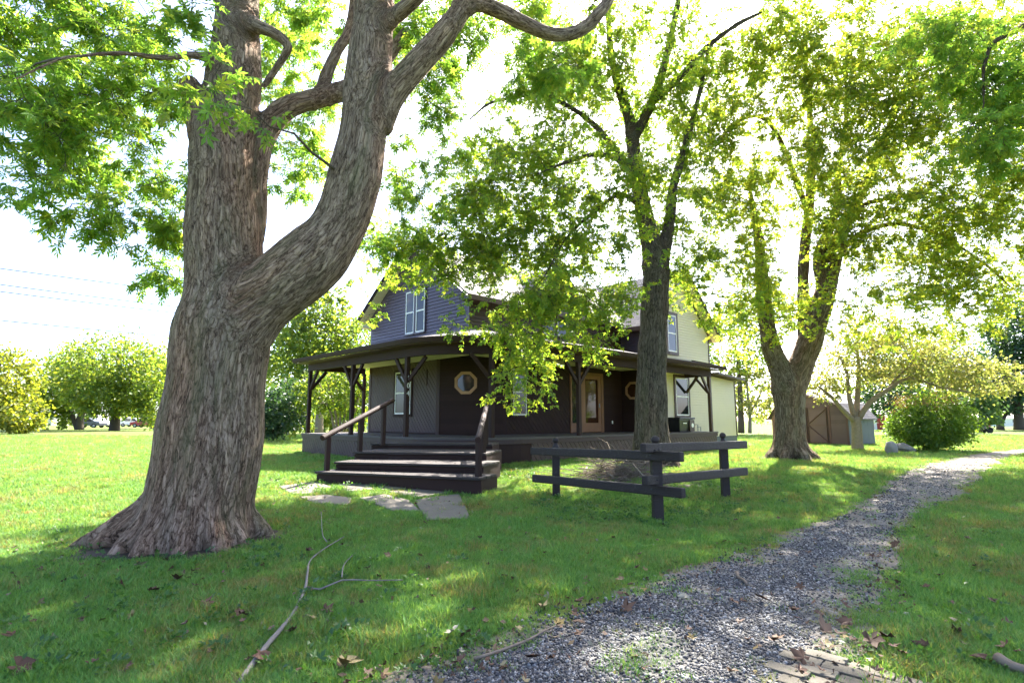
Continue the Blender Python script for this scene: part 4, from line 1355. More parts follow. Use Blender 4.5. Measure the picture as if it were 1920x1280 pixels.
roots = [root(math.radians(a), L, w, z, b) for a, L, w, z, b in ((188, 0.85, 0.17, 0.58, 0.12), (207, 0.62, 0.13, 0.5, -0.1), (228, 0.42, 0.15, 0.42, 0.1), (258, 0.34, 0.16, 0.50, -0.06), (284, 0.30, 0.14, 0.40, 0.05), (312, 0.42, 0.16, 0.50, 0.12), (341, 0.42, 0.14, 0.45, -0.1), (12, 0.4, 0.15, 0.45, 0.1), (60, 0.5, 0.17, 0.5, 0), (110, 0.5, 0.17, 0.5, 0), (152, 0.6, 0.17, 0.5, 0))]
big_blobs = [(*blob_px(150, 80, 7.0, 175, 95, 1.3), 150), (*blob_px(70, 215, 6.3, 85, 80, .8), 60), (*blob_px(215, 255, 7.6, 110, 90, 1.0), 85), (*blob_px(130, 375, 6.6, 75, 38, .5), 26), (*blob_px(255, 400, 7.8, 70, 60, .8), 40), (*blob_px(305, 500, 8.2, 32, 60, .6), 16),
             (*blob_px(560, 110, 9.5, 90, 110, 1.2), 95), (*blob_px(565, 320, 10, 60, 80, 1.0), 45), (*blob_px(800, 60, 9.0, 110, 70, 1.3), 85), (*blob_px(850, 220, 10, 55, 80, 1.0), 42), (*blob_px(985, 70, 9.0, 100, 80, 1.3), 80),
             (*blob_px(765, 330, 10.5, 40, 90, .9), 40), (*blob_px(380, 130, 4.9, 60, 50, .3), 6), (*blob_px(470, 170, 4.8, 60, 40, .2), 4), (*blob_px(710, 470, 11, 40, 60, .8), 24), (*blob_px(690, 20, 8, 120, 60, 1.2), 40), (*blob_px(290, 40, 6.2, 50, 50, .6), 14),
             (np.array([-3.2, 7.5, 11.0]), np.array([4.5, 3.2, 2.2]), 150)]
make_tree('maple_tree', 'massive old grey barked maple forking into two stems, left foreground', None,
          [trunkA, stubA, backA, backA2, trunkB, limbC, limbC2, limbD, limbE, limbF, limbG, limbH] + roots, big_blobs,
          M['bark_big'], M['leaf_big'], M['twig'], 0.021, 'maple5', (0.075, 0.145), 5, 7, 0.45, (0.2, 0.45), BT, 3.2, 0.010, seed=11, nroot=len(roots), clump=4, spread=.24, thin=.62)

# --- the middle maple in front of the porch
YM = 14.2
bm_ = at(1224, 880, YM)
MT = np.array([bm_[0], YM, float(ground_z(bm_[0], YM))])
def flare(base, c_px, Y, n, L, w, z0, ph=0.0):
    out = []
    for k in range(n):
        a = ph + 2 * math.pi * k / n + random.uniform(-.2, .2)
        d = np.array([math.cos(a), math.sin(a), 0])
        b = np.array(base)
        l = L * random.uniform(0.7, 1.25)
        out.append(([b + d * 0.2 + np.array([0, 0, z0 + .35]), b + d * 0.34 + np.array([0, 0, z0 * .6]), b + d * (0.34 + l * .5) + np.array([0, 0, z0 * .16]), b + d * (0.34 + l) + np.array([0, 0, -.12])], [w, w, w * .8, w * .4]))
    return out
mid_stems = [stem_px([(1224, 905, YM, 72), (1223, 860, YM, 70), (1221, 800, YM, 63), (1221, 720, YM, 57), (1224, 640, YM, 53), (1228, 560, YM, 51), (1230, 505, YM, 52), (1219, 450, YM, 38), (1206, 390, YM + .05, 33), (1195, 330, YM + .1, 30), (1186, 265, YM + .1, 27),
                       (1178, 215, YM + .1, 22), (1160, 165, YM - .1, 18), (1146, 105, YM - .2, 15), (1140, 30, YM - .3, 12), (1130, -60, YM - .4, 8)]),
             stem_px([(1232, 520, YM, 42), (1246, 462, YM + .1, 27), (1256, 410, YM + .2, 22), (1263, 350, YM + .3, 18), (1285, 270, YM + .5, 14), (1310, 180, YM + .8, 10), (1330, 80, YM + 1, 7)]),
             stem_px([(1186, 262, YM + .1, 22), (1212, 215, YM + .2, 19), (1236, 155, YM + .3, 17), (1256, 80, YM + .4, 15), (1272, 0, YM + .5, 12), (1290, -90, YM + .6, 8)]),
             stem_px([(1225, 190, YM + .25, 15), (1275, 145, YM, 14), (1322, 92, YM - .3, 12), (1380, 48, YM - .6, 10), (1430, 22, YM - .8, 7)]),
             stem_px([(1197, 325, YM + .1, 18), (1160, 300, YM - .5, 12), (1115, 290, YM - 1, 10), (1060, 305, YM - 1.6, 8), (1000, 330, YM - 2, 6)]),
             stem_px([(1210, 395, YM, 16), (1165, 365, YM - .8, 10), (1110, 400, YM - 1.6, 9), (1060, 450, YM - 2.1, 7), (1020, 520, YM - 2.5, 5)]),
             stem_px([(1198, 345, YM + .1, 16), (1120, 240, YM - .6, 12), (1030, 185, YM - 1, 9), (930, 190, YM - 1.2, 7), (880, 225, YM - 1.4, 5)])] + flare(MT, None, YM, 8, 0.5, 0.17, 0.5)
mid_blobs = [(*blob_px(1010, 320, 13, 130, 110, 1.1), 260), (*blob_px(915, 410, 12.6, 90, 90, 1.3), 190), (*blob_px(815, 460, 12.3, 80, 50, 1.0), 100), (*blob_px(1060, 180, 13.5, 110, 100, 1.6), 240), (*blob_px(1090, 470, 12.5, 95, 95, .9), 180),
             (*blob_px(1005, 585, 11.6, 60, 55, .8), 95), (*blob_px(985, 690, 11.4, 22, 55, .35), 24), (*blob_px(1060, 630, 11.6, 50, 30, .5), 34), (*blob_px(1180, 110, 14, 120, 110, 1.8), 270), (*blob_px(1290, 400, 15, 55, 120, 1.3), 150), (*blob_px(1300, 560, 15, 35, 50, .8), 40),
             (*blob_px(745, 505, 12, 48, 34, .6), 34), (*blob_px(735, 570, 12, 16, 14, .2), 4), (*blob_px(845, 590, 11.8, 8, 14, .15), 2), (*blob_px(1250, 240, 15, 90, 110, 1.6), 230), (*blob_px(960, 480, 12.3, 80, 70, .7), 90), (*blob_px(1010, 560, 11.5, 70, 50, .8), 40), (*blob_px(1160, 330, 13, 70, 80, 1.2), 90), (*blob_px(1340, 60, 15, 90, 90, 1.5), 140),
             (*blob_px(925, 690, 11.3, 12, 22, .2), 6), (*blob_px(1080, 60, 13.5, 90, 60, 1.4), 110), (np.array([0.9, 16.8, 7.3]), np.array([1.9, 1.6, 1.1]), 50), (*blob_px(940, 270, 12.8, 70, 60, 1.0), 70), (*blob_px(1140, 560, 12.4, 45, 50, .7), 60), (*blob_px(1290, 470, 14.6, 50, 60, .8), 60), (*blob_px(1070, 110, 13.4, 80, 80, .8), 70), (*blob_px(890, 330, 12.4, 50, 60, .6), 40), (np.array([3.2, 14.5, 14.2]), np.array([3.5, 3.5, 1.8]), 24)]
make_tree('shade_tree', 'dark barked maple with drooping leaves in front of the porch, brush piled at its foot', None, mid_stems, mid_blobs,
          M['bark_mid'], M['leaf_mid'], M['twig'], 0.032, 'maple3', (0.060, 0.108), 6, 8, 0.5, (0.2, 0.55), MT, 3.6, 0.009, seed=12, nroot=8, thin=.54, clump=4, spread=.42)

# --- the forked maple on the right
YR = 17.0
def slim(pr_): return pr_[0], [r * .88 for r in pr_[1]]
br_ = at(1484, 868, YR)
RT = np.array([br_[0], YR, float(ground_z(br_[0], YR))])
right_stems = [slim(stem_px([(1485, 890, YR, 66), (1484, 850, YR, 62), (1481, 790, YR, 58), (1478, 730, YR, 66), (1462, 690, YR, 48), (1447, 655, YR, 38), (1437, 600, YR, 33), (1430, 540, YR, 29), (1424, 460, YR + .1, 22), (1412, 390, YR + .2, 14), (1402, 340, YR + .3, 7)])),
               slim(stem_px([(1480, 745, YR, 56), (1497, 695, YR, 54), (1515, 650, YR, 50), (1534, 595, YR, 45), (1550, 535, YR, 42), (1562, 480, YR, 38), (1580, 430, YR + .1, 28), (1602, 390, YR + .2, 22), (1630, 330, YR + .3, 17), (1668, 240, YR + .5, 13), (1700, 150, YR + .7, 10), (1730, 50, YR + .8, 7)])),
               slim(stem_px([(1545, 540, YR, 30), (1535, 480, YR, 24), (1555, 430, YR - .1, 20), (1568, 390, YR - .1, 16), (1575, 300, YR - .2, 12), (1590, 200, YR - .3, 9)])),
               slim(stem_px([(1510, 650, YR + .2, 30), (1506, 560, YR + .3, 24), (1508, 470, YR + .4, 23), (1516, 400, YR + .5, 21), (1522, 320, YR + .5, 17), (1520, 240, YR + .6, 14), (1512, 140, YR + .7, 11), (1508, 60, YR + .8, 8)])),
               slim(stem_px([(1585, 425, YR, 18), (1620, 385, YR - .6, 13), (1680, 370, YR - 1.2, 10), (1760, 360, YR - 1.8, 7)])),
               slim(stem_px([(1560, 490, YR, 18), (1610, 440, YR - .6, 13), (1680, 420, YR - 1, 11), (1760, 440, YR - 1.4, 9), (1840, 490, YR - 1.8, 7), (1910, 550, YR - 2, 5)])),
               slim(stem_px([(1516, 400, YR + .5, 15), (1450, 240, YR - .5, 11), (1390, 225, YR - 1, 9), (1330, 290, YR - 1.4, 6)]))] + flare(RT, None, YR, 8, 0.5, 0.2, 0.5)
right_blobs = [(*blob_px(1450, 110, 15, 120, 100, 1.8), 280), (*blob_px(1600, 190, 15, 130, 130, 2.0), 380), (*blob_px(1745, 290, 15, 130, 110, 1.9), 330), (*blob_px(1490, 330, 16, 110, 90, 1.8), 260), (*blob_px(1660, 420, 15.6, 140, 75, 1.8), 250), (*blob_px(1820, 440, 14.5, 100, 80, 1.4), 190),
               (*blob_px(1420, 470, 16, 60, 80, 1.2), 120), (*blob_px(1480, 570, 15.6, 60, 50, .9), 60), (*blob_px(1730, 560, 15, 110, 50, 1.2), 90), (*blob_px(1340, 300, 16, 55, 120, 1.4), 140), (*blob_px(1800, 120, 14, 110, 100, 1.6), 260), (*blob_px(1380, 640, 16.5, 25, 35, .5), 16),
               (*blob_px(1560, 50, 15, 150, 60, 1.6), 220), (*blob_px(1850, 600, 15, 60, 40, .9), 40), (*blob_px(1620, 620, 16, 50, 30, .6), 20), (*blob_px(1960, 300, 14, 80, 200, 1.5), 150), (*blob_px(1440, 560, 15.8, 30, 60, .5), 30), (*blob_px(1700, 100, 15, 120, 90, 1.6), 180), (*blob_px(1900, 330, 14, 70, 90, 1.2), 110), (*blob_px(1560, 430, 15.4, 90, 60, 1.0), 80), (*blob_px(1345, 200, 15.8, 70, 130, .9), 120), (*blob_px(1395, 400, 16, 45, 90, .7), 70), (*blob_px(1720, 530, 15.6, 140, 45, .9), 80), (*blob_px(1860, 500, 15, 80, 80, .9), 80), (np.array([8.0, 17, 15.5]), np.array([4, 3.5, 2]), 30)]
make_tree('shade_tree', 'forked brown barked maple with yellowing leaves beside the gravel path', None, right_stems, right_blobs,
          M['bark_right'], M['leaf_right'], M['twig'], 0.036, 'maple3', (0.066, 0.118), 6, 8, 0.34, (0.22, 0.6), RT, 4.2, 0.009, seed=13, nroot=8, thin=.58, clump=4, spread=.5)

# --- a limb of a further tree reaching in at the upper right; its trunk stands right of the frame
XR_ = at(2350, 800, 12.0)
EX = np.array([XR_[0], 12.0, 0.1])
edge_stems = [([EX + np.array([0, 0, -.1]), EX + np.array([0, 0, 2.5]), EX + np.array([-.3, 0, 5]), EX + np.array([-1, -.3, 7.5]), EX + np.array([-2, -.5, 10])], [.42, .34, .3, .25, .15]),
              ([EX + np.array([-.3, 0, 5]), EX + np.array([-2, -.8, 7.0]), at(1990, 60, 10), at(1880, 70, 9.5), at(1846, 120, 9.3), at(1845, 190, 9.2), at(1838, 260, 9.2)], [.2, .13, .09, .06, .045, .03, .012]),
              ([EX + np.array([-.3, 0, 4.6]), EX + np.array([1, 1, 8]), EX + np.array([2, 1.5, 10])], [.24, .18, .1])] + flare(EX, None, 12, 6, .35, .16, .4)
edge_blobs = [(*blob_px(1850, 120, 9.4, 55, 70, .6), 40), (*blob_px(1870, 250, 9.4, 45, 60, .5), 34), (*blob_px(1790, 60, 9.6, 70, 40, .6), 34), (*blob_px(1920, 180, 9.6, 60, 100, .6), 50), (*blob_px(1960, 60, 10, 90, 80, .8), 60), (EX + np.array([-.5, 0, 9.5]), np.array([3.2, 3, 2.2]), 200)]
make_tree('shade_tree', 'maple limb hanging dark green leaves into the upper right corner', None, edge_stems, edge_blobs,
          M['bark_mid'], M['leaf_big'], M['twig'], 0.04, 'maple5', (0.09, 0.15), 4, 6, 0.4, (0.2, 0.4), EX, 4.5, 0.010, seed=14, nroot=6)
# ------------------------------------------------------------------ background trees and shrubs
def crown_leaves(blobs, size, kind, seed, up=0.5, droop=0.25, lumps=True):
    """leaves gathered in clumps through the crown's blobs"""
    rng = np.random.default_rng(seed)
    Ps, Ds = [], []
    for c, r, n in blobs:
        c = np.asarray(c, float); r = np.asarray(r, float)
        nc = max(4, n // 26)
        cen = in_blob(c, r * 1.12, nc, 0.4, rng)
        j = rng.integers(0, nc, n)
        cr = r.mean() * (rng.uniform(0.16, 0.40, nc)[j][:, None] if lumps else 0.4)
        p = cen[j] + rng.normal(0, 1, (n, 3)) * cr * np.array([0.62, 0.62, 0.45])
        Ps.append(p)
        d = norm(p - c) * 0.5 + rng.normal(0, 0.7, (n, 3)) + np.array([0, 0, -droop])
        Ds.append(d)
    P, D = np.vstack(Ps), np.vstack(Ds)
    k = P[:, 2] > 0.12
    return leaves_np(P[k], D[k], rng.uniform(size[0], size[1], k.sum()), kind, up, rng)

def far_tree(name, label, base, trunk_stems, blobs, leafmat, twigmat, size, kind='simple', seed=5, cat='tree', group=None, nlimb=14, dense=1.7):
    b = np.array([base[0], base[1], float(ground_z(base[0], base[1]))])
    t = empty(name, tuple(b))
    tag(t, label, cat, group)
    rng = np.random.default_rng(seed)
    mb = MB()
    nodes = []
    for P, R in trunk_stems:
        c, r = catmull(P, R, 0.5)
        mb.tube([tuple(p - b) for p in c], list(r), 9)
        nodes += [(p, q) for p, q in zip(c, r)]
    C = np.array([n[0] for n in nodes]); Rr = np.array([n[1] for n in nodes])
    mb.build('trunk', twigmat, t, smooth_shade=True)
    tg = np.vstack([in_blob(c, np.asarray(r) * 0.75, max(2, nlimb * n // max(1, sum(q[2] for q in blobs))), 0.3, rng) for c, r, n in blobs])
    segs, _, _ = grow(C, Rr, tg, 0.12, 0.016, rng)
    V, F = tubes_np([(p - b, r * 1.4) for p, r in segs], 5)
    tag(link('branches', np_mesh('branches', V, F, twigmat, True), None, t), kind='stuff')
    V, F = crown_leaves([(c, r, int(n * dense)) for c, r, n in blobs], (size[0] * 1.15, size[1] * 1.15), kind, seed)
    tag(link('crown', np_mesh('crown', V - b, F, leafmat), None, t), kind='stuff')
    return t

def px_trunk(rows): return stem_px(rows)
def blobs_px(rows): return [(*blob_px(*r[:5], r[5]), r[6]) for r in rows]
def ground_at(px, Y): 
    p = at(px, 790, Y); return (p[0], Y)

# left lawn
Y = 66
far_tree('broadleaf_tree', 'broad green tree with a leaning double trunk on the far left lawn', ground_at(146, Y),
         [px_trunk([(150, 812, Y, 14), (150, 785, Y, 12), (158, 760, Y, 9), (150, 710, Y, 5)]), px_trunk([(146, 808, Y, 9), (138, 785, Y, 8), (128, 755, Y, 6), (110, 720, Y, 4)])],
         blobs_px([(125, 725, Y, 48, 42, 4, 2400), (95, 752, Y, 38, 26, 3, 1000), (150, 690, Y + 2, 45, 45, 4, 1700), (105, 785, Y, 25, 16, 2, 400)]), M['leaf_far'], M['twig'], (0.22, 0.42), seed=21, group='trees across the left lawn')
Y = 62
far_tree('broadleaf_tree', 'large rounded green tree with a thick straight trunk on the left lawn', ground_at(215, Y),
         [px_trunk([(214, 812, Y, 19), (216, 785, Y, 16), (219, 765, Y, 14), (225, 720, Y, 9), (220, 670, Y, 5)]), px_trunk([(219, 768, Y, 9), (250, 745, Y, 6), (270, 720, Y, 4)])],
         blobs_px([(215, 690, Y, 75, 60, 5, 3600), (270, 720, Y, 48, 50, 4, 1700), (200, 745, Y - 2, 55, 30, 3, 1500), (165, 720, Y, 30, 40, 3, 700), (295, 760, Y, 25, 32, 2, 600)]), M['leaf_far'], M['twig'], (0.22, 0.42), seed=22, group='trees across the left lawn')
Y = 48
far_tree('broadleaf_tree', 'yellow leaved tree at the left edge of the lawn', ground_at(-18, Y),
         [px_trunk([(-18, 815, Y, 16), (-16, 780, Y, 14), (-10, 720, Y, 9), (0, 680, Y, 5)])],
         blobs_px([(0, 715, Y, 45, 60, 3, 2200), (30, 770, Y, 34, 34, 2, 900), (-50, 740, Y, 45, 70, 3, 1400), (45, 795, Y, 26, 12, 1.5, 300)]), M['leaf_yellow'], M['twig'], (0.2, 0.36), seed=23, group='trees across the left lawn')
Y = 75
far_tree('broadleaf_tree', 'small green tree half hidden behind the big maple trunk', ground_at(285, Y),
         [px_trunk([(285, 810, Y, 8), (285, 770, Y, 6), (290, 720, Y, 3)])], blobs_px([(288, 735, Y, 35, 50, 3, 1300), (320, 700, Y, 40, 50, 4, 1200)]), M['leaf_far'], M['twig'], (0.22, 0.4), seed=24, group='trees across the left lawn')
# behind the porch, left
Y = 40
far_tree('broadleaf_tree', 'tall pale green tree rising behind the left end of the porch', ground_at(598, Y),
         [px_trunk([(598, 815, Y, 16), (600, 760, Y, 13), (604, 680, Y, 9), (612, 600, Y, 5), (615, 560, Y, 3)]), px_trunk([(602, 720, Y, 8), (570, 670, Y, 5), (555, 640, Y, 3)])],
         blobs_px([(600, 650, Y, 70, 60, 3, 3000), (640, 690, Y, 60, 50, 3, 1800), (555, 680, Y, 45, 60, 2.5, 1600), (615, 590, Y, 42, 40, 2, 900), (625, 555, Y, 20, 22, 1, 220), (560, 620, Y, 30, 35, 1.5, 500), (670, 640, Y, 35, 35, 2, 600)]), M['leaf_far'], M['twig_tan'], (0.15, 0.30), seed=25)
Y = 46
far_tree('broadleaf_tree', 'dense green tree filling the gap between big trunk and porch', ground_at(535, Y), [px_trunk([(535, 812, Y, 10), (537, 760, Y, 8), (540, 700, Y, 5)])],
         blobs_px([(540, 720, Y, 50, 60, 3, 2200), (590, 770, Y, 60, 34, 2.5, 1600), (670, 770, Y, 50, 30, 2.5, 1000), (660, 700, Y, 50, 50, 3, 1300)]), M['leaf_far'], M['twig_tan'], (0.15, 0.30), seed=41)
Y = 31
far_tree('lilac_shrub', 'many stemmed tall shrub growing just behind the porch posts', ground_at(630, Y),
         [px_trunk([(628 + k * 4, 818, Y + (k % 3) * .3, 5), (622 + k * 8, 780, Y, 4), (605 + k * 14, 735, Y, 3), (590 + k * 18, 700, Y, 2)]) for k in range(6)],
         blobs_px([(640, 715, Y, 55, 45, 2, 1500), (600, 735, Y, 38, 35, 1.6, 800), (675, 745, Y, 35, 40, 1.6, 700), (560, 790, Y + 2, 22, 22, 1, 300)]), M['leaf_far'], M['twig_tan'], (0.12, 0.22), seed=26, cat='shrub')
Y = 30
far_tree('evergreen_shrub', 'dark rounded evergreen shrub between the big trunk and the porch', ground_at(512, Y),
         [px_trunk([(512, 822, Y, 6), (512, 790, Y, 5), (514, 750, Y, 3)])], blobs_px([(512, 775, Y, 32, 40, 1.2, 1500), (545, 760, Y + 2, 34, 45, 1.4, 1200), (500, 800, Y, 22, 20, .8, 500)]), M['leaf_dark'], M['twig'], (0.12, 0.22), seed=27, cat='shrub')
# right
Y = 44
far_tree('ornamental_tree', 'thin greyish tree standing between the house and the shed', ground_at(1405, Y),
         [px_trunk([(1406, 812, Y, 7), (1406, 780, Y, 6), (1402, 740, Y, 4), (1398, 690, Y, 2)]), px_trunk([(1406, 775, Y, 4), (1425, 740, Y, 3), (1435, 710, Y, 2)])],
         blobs_px([(1405, 735, Y, 38, 42, 2, 900), (1395, 690, Y, 30, 35, 1.6, 450), (1425, 765, Y, 25, 22, 1.2, 300)]), M['leaf_crab'], M['twig_pale'], (0.14, 0.26), seed=28)
Y = 22
cb = ground_at(1608, Y)
far_tree('crab_apple_tree', 'low spreading pinkish tree with bare tan limbs in front of the shed', cb,
         [px_trunk([(1609, 850, Y, 24), (1607, 830, Y, 19), (1606, 800, Y, 17), (1603, 782, Y, 18)]), px_trunk([(1603, 790, Y, 10), (1580, 768, Y - .3, 8), (1560, 745, Y - .6, 6), (1535, 725, Y - 1, 4)]),
          px_trunk([(1604, 790, Y, 10), (1592, 745, Y, 8), (1588, 700, Y + .2, 5), (1570, 660, Y + .3, 4)]), px_trunk([(1605, 785, Y, 11), (1608, 735, Y + .3, 9), (1610, 690, Y + .4, 7), (1606, 640, Y + .5, 4)]),
          px_trunk([(1607, 790, Y, 11), (1630, 755, Y - .2, 9), (1665, 730, Y - .5, 7), (1705, 708, Y - .8, 6), (1760, 725, Y - 1.1, 4), (1820, 735, Y - 1.3, 3)]), px_trunk([(1665, 730, Y - .5, 6), (1700, 690, Y - .4, 4), (1760, 670, Y - .3, 3), (1830, 680, Y, 2)])],
         blobs_px([(1580, 680, Y, 60, 45, 1.4, 1000), (1660, 670, Y, 70, 45, 1.6, 1200), (1760, 690, Y - .8, 75, 34, 1.4, 1200), (1840, 710, Y - 1, 55, 30, 1.2, 800), (1545, 730, Y - .8, 28, 22, .7, 260), (1630, 620, Y, 60, 25, 1.2, 600), (1730, 640, Y, 60, 25, 1.2, 600)]),
         M['leaf_crab'], M['twig_tan'], (0.07, 0.13), seed=29, nlimb=260, dense=2.6)
Y = 21.5
far_tree('round_bush', 'round green bush with reddish tips beside the two boulders', ground_at(1742, Y),
         [px_trunk([(1735 + k * 4, 852, Y, 5), (1728 + k * 7, 825, Y, 4), (1712 + k * 14, 795, Y, 3), (1700 + k * 19, 765, Y, 2)]) for k in range(6)],
         blobs_px([(1742, 790, Y, 60, 40, 1.2, 6500), (1708, 798, Y - .2, 36, 32, .8, 2800), (1780, 798, Y - .2, 34, 32, .8, 2800), (1742, 812, Y - .6, 50, 24, .7, 2400)]), M['leaf_bush'], M['twig'], (0.06, 0.11), seed=30, cat='bush', nlimb=60, dense=1.0)
bb = bpy.data.objects['round_bush']
V, F = crown_leaves(blobs_px([(1742, 752, Y, 52, 12, 1.0, 1500), (1698, 768, Y - .2, 20, 12, .5, 300), (1790, 765, Y - .2, 20, 14, .5, 300)]), (0.04, 0.075), 'simple', 31)
tag(link('reddish_tips', np_mesh('reddish_tips', V - np.array(bb.location), F, M['leaf_bush_red']), None, bb), kind='stuff')
Y = 46
far_tree('young_pine', 'light green young pine behind the round bush', ground_at(1838, Y), [px_trunk([(1838, 810, Y, 7), (1838, 770, Y, 5), (1838, 715, Y, 2)])],
         blobs_px([(1838, 775, Y, 30, 22, 1.4, 900), (1836, 748, Y, 24, 20, 1.1, 700), (1836, 722, Y, 14, 16, .7, 350)]), M['leaf_pine'], M['twig'], (0.16, 0.3), seed=32)
Y = 62
far_tree('spruce_tree', 'tall dark blue green tree at the right edge beyond the bush', ground_at(1912, Y), [px_trunk([(1912, 806, Y, 19), (1910, 780, Y, 15), (1906, 700, Y, 10), (1902, 620, Y, 5)])],
         blobs_px([(1905, 700, Y, 45, 55, 3, 2200), (1930, 640, Y, 50, 60, 3, 2000), (1890, 620, Y, 34, 50, 2.4, 1200), (1940, 560, Y, 45, 50, 3, 1200)]), M['leaf_dark'], M['twig'], (0.22, 0.4), seed=33, group='dark trees at the right edge')
far_tree('spruce_tree', 'shorter dark tree with a low fork left of the tall right edge tree', ground_at(1876, Y), [px_trunk([(1876, 806, Y, 13), (1874, 785, Y, 11), (1868, 750, Y, 7), (1870, 710, Y, 4)]), px_trunk([(1876, 792, Y, 7), (1890, 770, Y, 5), (1900, 740, Y, 3)])],
         blobs_px([(1868, 735, Y, 30, 34, 2, 1000), (1860, 700, Y, 26, 30, 2, 700), (1890, 745, Y, 28, 28, 2, 700)]), M['leaf_dark'], M['twig'], (0.2, 0.36), seed=34, group='dark trees at the right edge')
Y = 38
far_tree('broadleaf_tree', 'pale green tree behind the rear roof of the house', ground_at(1345, Y + 6), [px_trunk([(1390, 812, Y + 6, 12), (1388, 740, Y + 6, 9), (1382, 660, Y + 6, 5)])],
         blobs_px([(1380, 640, Y + 6, 60, 60, 3, 1300), (1430, 600, Y + 6, 60, 50, 3, 900)]), M['leaf_far'], M['twig'], (0.2, 0.34), seed=35)
Y = 60
for k, (px_, w) in enumerate(((1668, 40), (1740, 46), (1800, 40))):
    far_tree('broadleaf_tree', ['green tree behind the red barn', 'green tree over the top of the round bush', 'green tree between round bush and young pine'][k], ground_at(px_, Y + 8 * k),
             [px_trunk([(px_, 806, Y + 8 * k, 8), (px_, 760, Y + 8 * k, 6), (px_ + 4, 700, Y + 8 * k, 3)])],
             blobs_px([(px_, 715, Y + 8 * k, w, 48, 3, 1300), (px_ + 8, 670, Y + 8 * k, w * .8, 40, 3, 800), (px_ - 5, 755, Y + 8 * k, w * .8, 26, 2.4, 700)]), M['leaf_dark'] if k != 1 else M['leaf_far'], M['twig'], (0.2, 0.38), seed=36 + k, group='trees beyond the shed')

# a far belt of woods that reads as one mass
rng = np.random.default_rng(77)
bl = []
for a in np.linspace(-62, 62, 95):
    d = rng.uniform(150, 200); t_ = math.radians(a)
    h = rng.uniform(4.5, 8.5) + (5 if a > 18 else 0)
    bl.append((np.array([math.sin(t_) * d, math.cos(t_) * d, h * 0.5 + .1]), np.array([5.5, 4, h * 0.55]), 190))
V, F = crown_leaves(bl, (0.8, 1.5), 'simple', 78, lumps=False)
tag(link('far_wood', np_mesh('far_wood', V, F, M['leaf_far'])), 'belt of far green woods along the horizon', 'woods', kind='stuff')

# ------------------------------------------------------------------ shed, barn, far houses
SHC = np.array([15.35, 25.6]); su = np.array([-0.45, 0.893]); sd = np.array([0.893, 0.45]); SW, SD = 4.0, 1.9
sz0 = float(ground_z(*SHC))
shed = empty('garden_shed', (SHC[0], SHC[1], sz0), math.atan2(su[1], su[0]))
tag(shed, 'brown gambrel roofed garden shed with a braced double door', 'shed')
# local x along the front (to the left in the picture), local y = -sd (out of the shed) -> depth is -y
gam = [(0, 0), (SW, 0), (SW, 1.25), (SW - 0.42, 1.85), (SW / 2, 2.35), (0.42, 1.85), (0, 1.25)]
P_sf = Plane((0, 0), (1, 0), (0, 1))
mb = MB().prism([(x, 0, z) for x, z in gam], (0, -SD, 0)); body = mb.build('body', M['shed'], shed)
clad(body, P_sf, [(0.02, 0.05), (SW - 0.02, 0.05), (SW - 0.02, 1.25), (SW - 0.42, 1.83), (SW / 2, 2.32), (0.42, 1.83), (0.02, 1.25)], 0, 0.2, 0.012, M['shed'], name='board')
P_ss = Plane((0, 0), (0, -1), (-1, 0))
clad(body, P_ss, [(0.0, 0.05), (SD, 0.05), (SD, 1.25), (0, 1.25)], math.pi / 2, 0.30, 0.012, M['shed_side'], name='board')
for a, b in ((( -0.16, 1.16), (0.42, 1.88)), ((0.42, 1.88), (SW / 2, 2.40)), ((SW / 2, 2.40), (SW - 0.42, 1.88)), ((SW - 0.42, 1.88), (SW + 0.16, 1.16))):
    o = MB().prism([(a[0], 0.14, a[1]), (b[0], 0.14, b[1]), (b[0], -SD - 0.1, b[1]), (a[0], -SD - 0.1, a[1])], (0, 0, 0.05)).build('roof_panel', M['shingle'], shed); uv_slope(o.data)
    MB().bar((a[0], 0.155, a[1] - 0.0), (b[0], 0.155, b[1] - 0.0), 0.02, 0.11, (0, 1, 0)).build('rake_board', M['shed_trim'], shed)
for k, (x0, x1) in enumerate(((0.95, 2.0), (2.0, 3.05))):
    mb = MB(); P_sf.box(mb, x0 + .01, x1 - .01, 0.06, 1.75, 0.013, 0.03); dr = mb.build('door', M['shed'], shed)
    for (u0, v0, u1, v1) in ((x0 + .05, .06, x0 + .05, 1.75), (x1 - .05, .06, x1 - .05, 1.75), (x0, .11, x1, .11), (x0, 1.70, x1, 1.70), (x0, .92, x1, .92), (x0 + .06, .14, x1 - .06, .88), (x0 + .06, .96, x1 - .06, 1.66) if k else (x1 - .06, .96, x0 + .06, 1.66)):
        MB().bar((u0, 0.038, v0), (u1, 0.038, v1), 0.02, 0.07, (0, 1, 0)).build('batten', M['shed_trim'], dr)
for x in (0.88, 3.12): mb = MB(); P_sf.box(mb, x - .05, x + .05, 0.05, 1.82, 0.013, 0.03); mb.build('door_jamb', M['shed_trim'], shed)
for x in (0.0, SW - 0.08): mb = MB(); P_sf.box(mb, x, x + .08, 0.03, 1.25, 0.013, 0.03); mb.build('corner_board', M['shed_trim'], shed)

